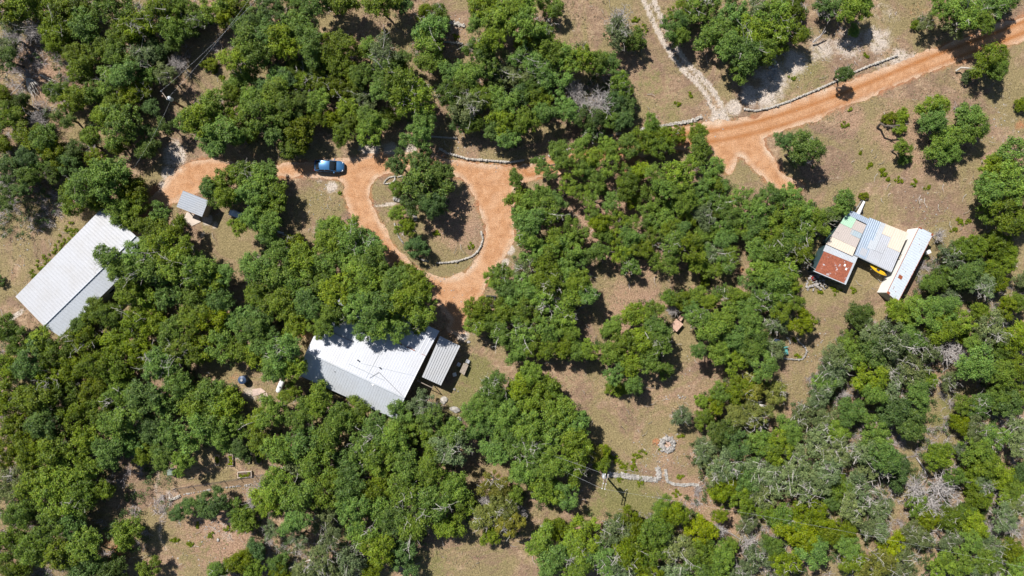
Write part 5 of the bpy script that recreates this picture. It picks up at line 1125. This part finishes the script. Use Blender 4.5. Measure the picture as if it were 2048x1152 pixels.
limb([(660,1140,2.0),(690,1105,2.6),(700,1075,2.6)], .08, 'upright crooked pale limb in the sparse tree at the bottom', seed=14, forks=9)
limb([(1085,640,.1),(1100,640,.1)], .05, 'small stick on the ground of the middle woods', seed=15, forks=1) if False else None
limb([(1242,852,.05),(1250,860,.05)], .05, 'short thin stick lying in the open middle grass', seed=16, forks=0, mat='darksteel')
bp_ = thing('brush_pile', 'pile of cut branches fanning out from one point in the upper left gap', 'brush pile', P(54,156))
rg = random.Random(77)
for i in range(12):
    a = -.25 - i*.10 + rg.uniform(-.03,.03); L_ = rg.uniform(2.2,3.2); c = P(53,157,.35+.04*i); pts = []
    for s_ in range(6):
        t_ = s_/5; aa = a + .55*(.5-t_)*(1 if i < 8 else -.3); pts.append(c + Vector((math.cos(aa)*L_*t_, math.sin(aa)*L_*t_, .25*math.sin(t_*3.1) + rg.uniform(-.03,.03))))
    part('branch', MB().tube(pts, [.07,.06,.055,.05,.035,.02], 6), M['paletwig'], bp_)
for pts in ([(50,160),(28,182),(10,200)], [(53,158),(62,180),(72,205)], [(55,160),(64,190),(66,215)], [(78,148),(95,155),(118,165)], [(80,150),(100,162),(125,170)], [(50,158),(40,150),(34,152)]):
    part('branch', MB().tube([P(x,y,.3+.1*rg.random()) for x,y in pts], [.07,.05,.02], 6), M['paletwig'], bp_)

# ------------------------------------------------------------------ ground cover
rgn = np.random.default_rng(9)
CXY = np.array([(t_[0], t_[1], t_[2]) for t_ in TL])
def in_crown(px, py, f=1.0):
    m = np.zeros(len(px), bool)
    for x, y, r in CXY: m |= (px-x)**2 + (py-y)**2 < (r*f)**2
    return m
BPOLY = [[(31,593),(207,413),(303,494),(121,673)], [(592,748),(679,571),(879,662),(921,692),(882,771),(792,839)], [(353,414),(366,381),(417,401),(404,434)],
 [(1652,488),(1699,419),(1817,460),(1840,453),(1867,468),(1796,604),(1753,588),(1770,555),(1716,514),(1692,570),(1627,543)], [(348,980),(540,945),(536,962),(362,992)], [(366,424),(404,434),(402,446),(384,454),(364,440)]]
def free(px, py):
    ok = road_sd(px, py) < -3
    for b in BPOLY: ok &= ~inside(px, py, b)
    return ok
def tufts(n, forest, size, h, seed, blades=3):
    rg = np.random.default_rng(seed); px = rg.uniform(-120, 2170, n); py = rg.uniform(-110, 1260, n)
    pat = fbm(px, py, 60, 3); ok = free(px, py) & (pat > -.08 if not forest else pat > -.3)
    ic = in_crown(px, py, .9); ok &= ic if forest else ~ic
    px, py = px[ok], py[ok]; m = len(px); x = (px-1024)/PPM; y = -(py-576)/PPM; V = []; T_ = []
    hue = rg.random(m)
    for b in range(blades):
        a = rg.random(m)*6.283; ln = size*rg.uniform(.5,1.3,m); w = ln*.35; dx, dy = np.cos(a), np.sin(a)
        z0 = np.zeros(m); hh = h*rg.uniform(.5,1.3,m); ox, oy = rg.normal(size=m)*size*.5, rg.normal(size=m)*size*.5
        p = np.stack([np.stack([x+ox-dy*w, y+oy+dx*w, z0], 1), np.stack([x+ox+dy*w, y+oy-dx*w, z0], 1), np.stack([x+ox+dx*ln+dy*w*.3, y+oy+dy*ln-dx*w*.3, hh], 1), np.stack([x+ox+dx*ln-dy*w*.3, y+oy+dy*ln+dx*w*.3, hh], 1)], 1)
        V.append(p.reshape(-1,3)); T_.append(np.repeat(np.stack([hue, rg.random(m), rg.random(m), np.ones(m)], 1), 4, 0))
    V = np.concatenate(V); return V, np.arange(len(V)).reshape(-1,4), np.concatenate(T_)
t = NT('straw_grass'); a = t.n('ShaderNodeAttribute', attribute_name='tint'); s = t.n('ShaderNodeSeparateColor'); t.l(a.outputs['Color'], s.inputs[0])
t.set(Base_Color=t.ramp(s.outputs[0], [(0,(.17,.135,.085)),(.45,(.30,.235,.145)),(.8,(.40,.33,.21)),(1,(.20,.20,.085))]), Roughness=.9, Specular_IOR_Level=.1); M['straw'] = t.m
o = leaf_obj('dry_grass', tufts(52000, False, .16, .14, 1), M['straw']); tagp(o, 'short dry straw coloured grass over the open ground', 'grass', kind='stuff')
t = NT('undergrowth_leaves'); a = t.n('ShaderNodeAttribute', attribute_name='tint'); s = t.n('ShaderNodeSeparateColor'); t.l(a.outputs['Color'], s.inputs[0])
t.set(Base_Color=t.ramp(s.outputs[0], [(0,(.05,.07,.025)),(.4,(.10,.12,.04)),(.55,(.20,.16,.10)),(.8,(.13,.10,.075)),(1,(.33,.28,.24))]), Roughness=.85, Specular_IOR_Level=.15); M['under'] = t.m
o = leaf_obj('undergrowth', tufts(60000, True, .22, .35, 2, 4), M['under']); tagp(o, 'low brush, saplings and leaf litter under the trees', 'undergrowth', kind='stuff')
rg3 = np.random.default_rng(12); upx = rg3.uniform(-80, 2130, 30000); upy = rg3.uniform(-80, 1230, 30000)
BZ = [(60,80,150),(40,390,90),(20,230,90),(330,50,70),(1990,900,170),(1860,1010,190),(1640,1100,180),(1760,800,150),(2030,650,90),(150,950,200),(60,1080,170),(620,170,80),(1450,1080,120),(540,1120,80),(680,1110,70),(480,60,70),(1900,560,80),(1180,190,60)]
bz = np.zeros(len(upx), bool)
for x, y, r in BZ: bz |= (upx-x)**2 + (upy-y)**2 < r*r
okk = (in_crown(upx, upy, 1.15) & (fbm(upx, upy, 45, 3) > 0)) | (bz & (fbm(upx+900, upy, 38, 3) > .02))
okk &= (road_sd(upx, upy) < -14)
for b in BPOLY: okk &= ~inside(upx, upy, b)
for x, y, r in [(60,165,42),(1890,815,26),(1800,950,20),(1800,1030,34),(430,1060,70)]: okk &= (upx-x)**2 + (upy-y)**2 > r*r
upx, upy = upx[okk][:11000], upy[okk][:11000]
uz = rg3.uniform(.15, 1.0, len(upx)); cs = np.stack([(upx-1024)/PPM, -(upy-576)/PPM, uz], 1)
o = leaf_obj('saplings', leafpile(cs, len(cs)*34, .42, .085, 14, .8), LEAF['d']); tagp(o, 'low leafy saplings and brush filling the gaps between the trees', 'brush', kind='stuff')
def brushwood(cx_, cy_, seed, per=16):
    rg = np.random.default_rng(seed); n = len(cx_)*per; k = np.repeat(np.arange(len(cx_)), per)
    a = rg.random(n)*6.283; el = rg.uniform(.1, 1.1, n); ln = rg.uniform(.35, 1.15, n)
    b = np.stack([cx_[k] + rg.normal(size=n)*.15, cy_[k] + rg.normal(size=n)*.15, rg.uniform(0, .25, n)], 1)
    d = np.stack([np.cos(a)*np.cos(el), np.sin(a)*np.cos(el), np.sin(el)*.8], 1)*ln[:,None]
    w = np.stack([-np.sin(a), np.cos(a), 0*a], 1)*rg.uniform(.012, .032, n)[:,None]
    v = np.stack([b-w, b+w, b+d+w*.4, b+d-w*.4], 1).reshape(-1,3)
    return v, np.arange(4*n).reshape(-1,4), np.repeat(np.stack([rg.random(n)]*3+[np.ones(n)], 1), 4, 0)
rg4 = np.random.default_rng(33); bx, by = rg4.uniform(-60, 2110, 26000), rg4.uniform(-60, 1210, 26000)
bz2 = np.zeros(len(bx), bool)
for x, y, r in BZ + [(40,100,60),(75,235,40),(20,370,60),(1180,195,60),(360,130,30),(1840,980,60),(1330,1030,30),(1420,1050,70),(600,160,50),(1990,600,70),(345,10,40),(1010,1020,50)]: bz2 |= (bx-x)**2 + (by-y)**2 < r*r
ok4 = (bz2 & (fbm(bx+300, by, 30, 3) > .0)) | (in_crown(bx, by, 1.0) & (rg4.random(len(bx)) < .12))
ok4 &= road_sd(bx, by) < -12
for b in BPOLY: ok4 &= ~inside(bx, by, b)
bx, by = bx[ok4][:6000], by[ok4][:6000]
t = NT('grey_brushwood'); a = t.n('ShaderNodeAttribute', attribute_name='tint'); s = t.n('ShaderNodeSeparateColor'); t.l(a.outputs['Color'], s.inputs[0])
t.set(Base_Color=t.ramp(s.outputs[0], [(0,(.16,.13,.12)),(.5,(.34,.30,.29)),(1,(.52,.48,.47))]), Roughness=.85, Specular_IOR_Level=.15)
o = leaf_obj('brushwood', brushwood((bx-1024)/PPM, -(by-576)/PPM, 3), t.m); tagp(o, 'dry grey leafless brushwood between and under the trees', 'brush', kind='stuff')
# weeds (hand placed green patches)
WEEDS = [(140,462,17),(125,485,14),(110,500,12),(95,518,11),(80,535,10),(65,550,9),(152,470,12),(1270,915,9),(1283,908,9),(1236,926,12),(1250,932,12),(1266,934,12),(1225,915,8),(1359,953,8),(1280,963,10),(1240,958,10),(1362,872,6),(1354,986,9),(1322,898,6),
 (1669,582,9),(1708,578,8),(1640,585,6),(1598,711,8),(1588,680,6),(1738,330,9),(1765,343,10),(1770,350,8),(1776,357,7),(1690,248,7),(1702,218,5),(1722,306,4),(1732,112,6),(1587,157,8),(1735,28,8),(942,493,8),(872,465,10),(680,385,5),(400,1010,6),
 (395,1050,7),(420,1072,8),(380,1090,8),(455,1060,7),(350,1080,9),(1920,445,10),(1940,440,8),(545,360,5),(960,150,8),(910,75,7),(770,70,10),(760,95,8),(445,155,9),(430,140,8),(1380,190,6),(1355,210,6),(1800,360,9),(1830,368,10),(1855,372,8),(1270,40,12),(1285,60,12),(1910,458,8)]
cs = []; rg2 = random.Random(5)
for x, y, r in WEEDS:
    for _ in range(max(2, int(r*.9))): cs.append(P(x+rg2.gauss(0,r*.42), y+rg2.gauss(0,r*.42), .12))
o = leaf_obj('green_weeds', leafpile(cs, len(cs)*42, .26, .085, 4, .7), LEAF['j']); tagp(o, 'patches of low green weeds on the open ground', 'weeds', kind='stuff')
# loose stones
rgs = random.Random(91); mb = MB()
SP = [(1545,150,60,80),(1600,120,60,50),(1690,90,80,60),(1440,235,40,20),(1340,905,50,40),(1290,925,50,50),(440,1050,90,120),(910,70,40,60),(900,310,60,40),(560,1080,70,50),(350,310,30,25),(1850,440,60,60),(1000,310,60,30),(70,480,70,60),(1400,1000,50,60),(900,560,60,25),(640,390,40,40),(1640,690,40,20),(2010,240,50,40),(1980,860,30,30),(1360,740,40,20),(740,298,30,15)]
for x, y, s_, n in SP:
    for _ in range(n):
        q = P(x+rgs.gauss(0,s_*.5), y+rgs.gauss(0,s_*.5), .03); mb.rock(q, rgs.uniform(.04,.13), rgs, .5)
single('loose_stones', mb, M['whitestone'], 'small pale stones scattered over bare ground', 'stones', kind='stuff', base=Vector((0,0,0)))
# sticks
mb = MB()
for _ in range(900):
    x, y = rgs.uniform(0,2048), rgs.uniform(0,1152)
    q = P(x, y, rgs.uniform(.05,.5)); a = rgs.random()*6.28; L_ = rgs.uniform(.4,1.6)
    mb.tube([q, q+Vector((math.cos(a)*L_*.5, math.sin(a)*L_*.5, .05)), q+Vector((math.cos(a+.3)*L_, math.sin(a+.3)*L_, rgs.uniform(0,.3)))], [.035,.028,.012], 3, False)
xs_ = np.array([v[0] for v in mb.v[::9]]); 
keep = MB()
rs_ = road_sd(xs_*PPM+1024, -np.array([v[1] for v in mb.v[::9]])*PPM+576)
nf = 6
for i in range(len(rs_)):
    if rs_[i] < -25: keep.add(mb.v[i*9:(i+1)*9], [tuple(v - i*9 for v in f) for f in mb.f[i*nf:(i+1)*nf]])
single('fallen_twigs', keep, M['greywood'], 'dead sticks and fallen branches on the woodland floor', 'dead branches', kind='stuff', base=Vector((0,0,0)))

# ------------------------------------------------------------------ labels for every tree
LM = [('the blue car',660,334),('the white barn',130,560),('the small grey shelter',387,408),('the large house',735,705),('the grey carport',880,722),('the oval island',860,450),('the rusty shed',1671,530),
 ('the patchwork shed',1690,465),('the long trailer building',1808,528),('the white stone fire ring',1334,888),('the thick white stone wall',1270,955),('the pole by the white wall',1205,960),('the upper left pole',330,192),
 ('the plank platform',1353,650),('the teal chair',1569,702),('the garden beds',478,925),('the compost bin',347,941),('the brush pile',54,156),('the white track mouth',1440,240),('the long roadside wall',1660,165),
 ('the curved loop wall',960,318),('the two short stone terraces',908,67),('the lone bright right oak',1978,120),('the leaning trunk',1775,250),('the dark timber frame',982,602),('the propane tank',560,772),('the dark round tank',490,758),
 ('the fallen brown trunk',1845,932),('the twisted white limb',1508,803),('the bleached lying trunk',1685,1015),('the forked white limb',1983,795),('the small grey stone pile',580,1106),('the three lawn boulders',905,820),
 ('the white right edge limb',2035,1000),('the top of the white track',1295,10),('the top left corner',0,0),('the top right corner',2048,0),('the bottom left corner',0,1152),('the bottom right corner',2048,1152),
 ('the middle of the bottom edge',1024,1152),('the middle of the left edge',0,576),('the brown garden strip',440,968),('the red tree-top gap at bottom left',236,1108),('the kayak',1754,541)]
DIRS = ['right of','below and right of','below','below and left of','left of','above and left of','above','above and right of']
groups = {}
for it in info:
    root, x, y, r, k, kind, n = it
    d, nm_, lx, ly = min((math.hypot(x-lx, y-ly), nm_, lx, ly) for nm_, lx, ly in LM)
    a = math.degrees(math.atan2(y-ly, x-lx)) % 360; di = DIRS[int(((a+22.5) % 360)//45)]
    groups.setdefault((nm_, di, kind, k), []).append((d, it))
ORD = ['closest','second closest','third closest','fourth closest']
seen = {}
for (nm_, di, kind, k), L_ in groups.items():
    L_.sort(key=lambda q: q[0])
    for i, (d, it) in enumerate(L_):
        root, x, y, r, k, kind, n = it
        size = 'tiny' if r < 12 else 'small' if r < 24 else 'medium' if r < 38 else 'large'
        noun = {'shrub':'shrub','juniper_tree':'juniper','oak_tree':'oak','dead_tree':'dead tree'}[kind]
        colr = 'bare grey' if k == 'x' else CNAME[k]
        if len(L_) == 1: lab = f'{size} {colr} {noun} {di} {nm_}'
        elif i < 2 and len(L_) <= 3: lab = f'{size} {colr} {noun}, {ORD[i]} {di} {nm_}'
        else: lab = f'{size} {colr} {noun} {round(x/20.48)}% across and {round(y/11.52)}% down the photo, {di} {nm_}'
        if len(lab.split()) > 16: lab = f'{size} {colr} {noun} centred {round(x/20.48)}% across and {round(y/11.52)}% down the photo'
        if lab in seen: lab = f'{size} {colr} {noun} centred {x/20.48:.1f}% across and {y/11.52:.1f}% down the photo'
        seen[lab] = 1; root['label'] = lab
print('trees', len(TREE), 'labels', len(seen), 'lobes', len(TL))
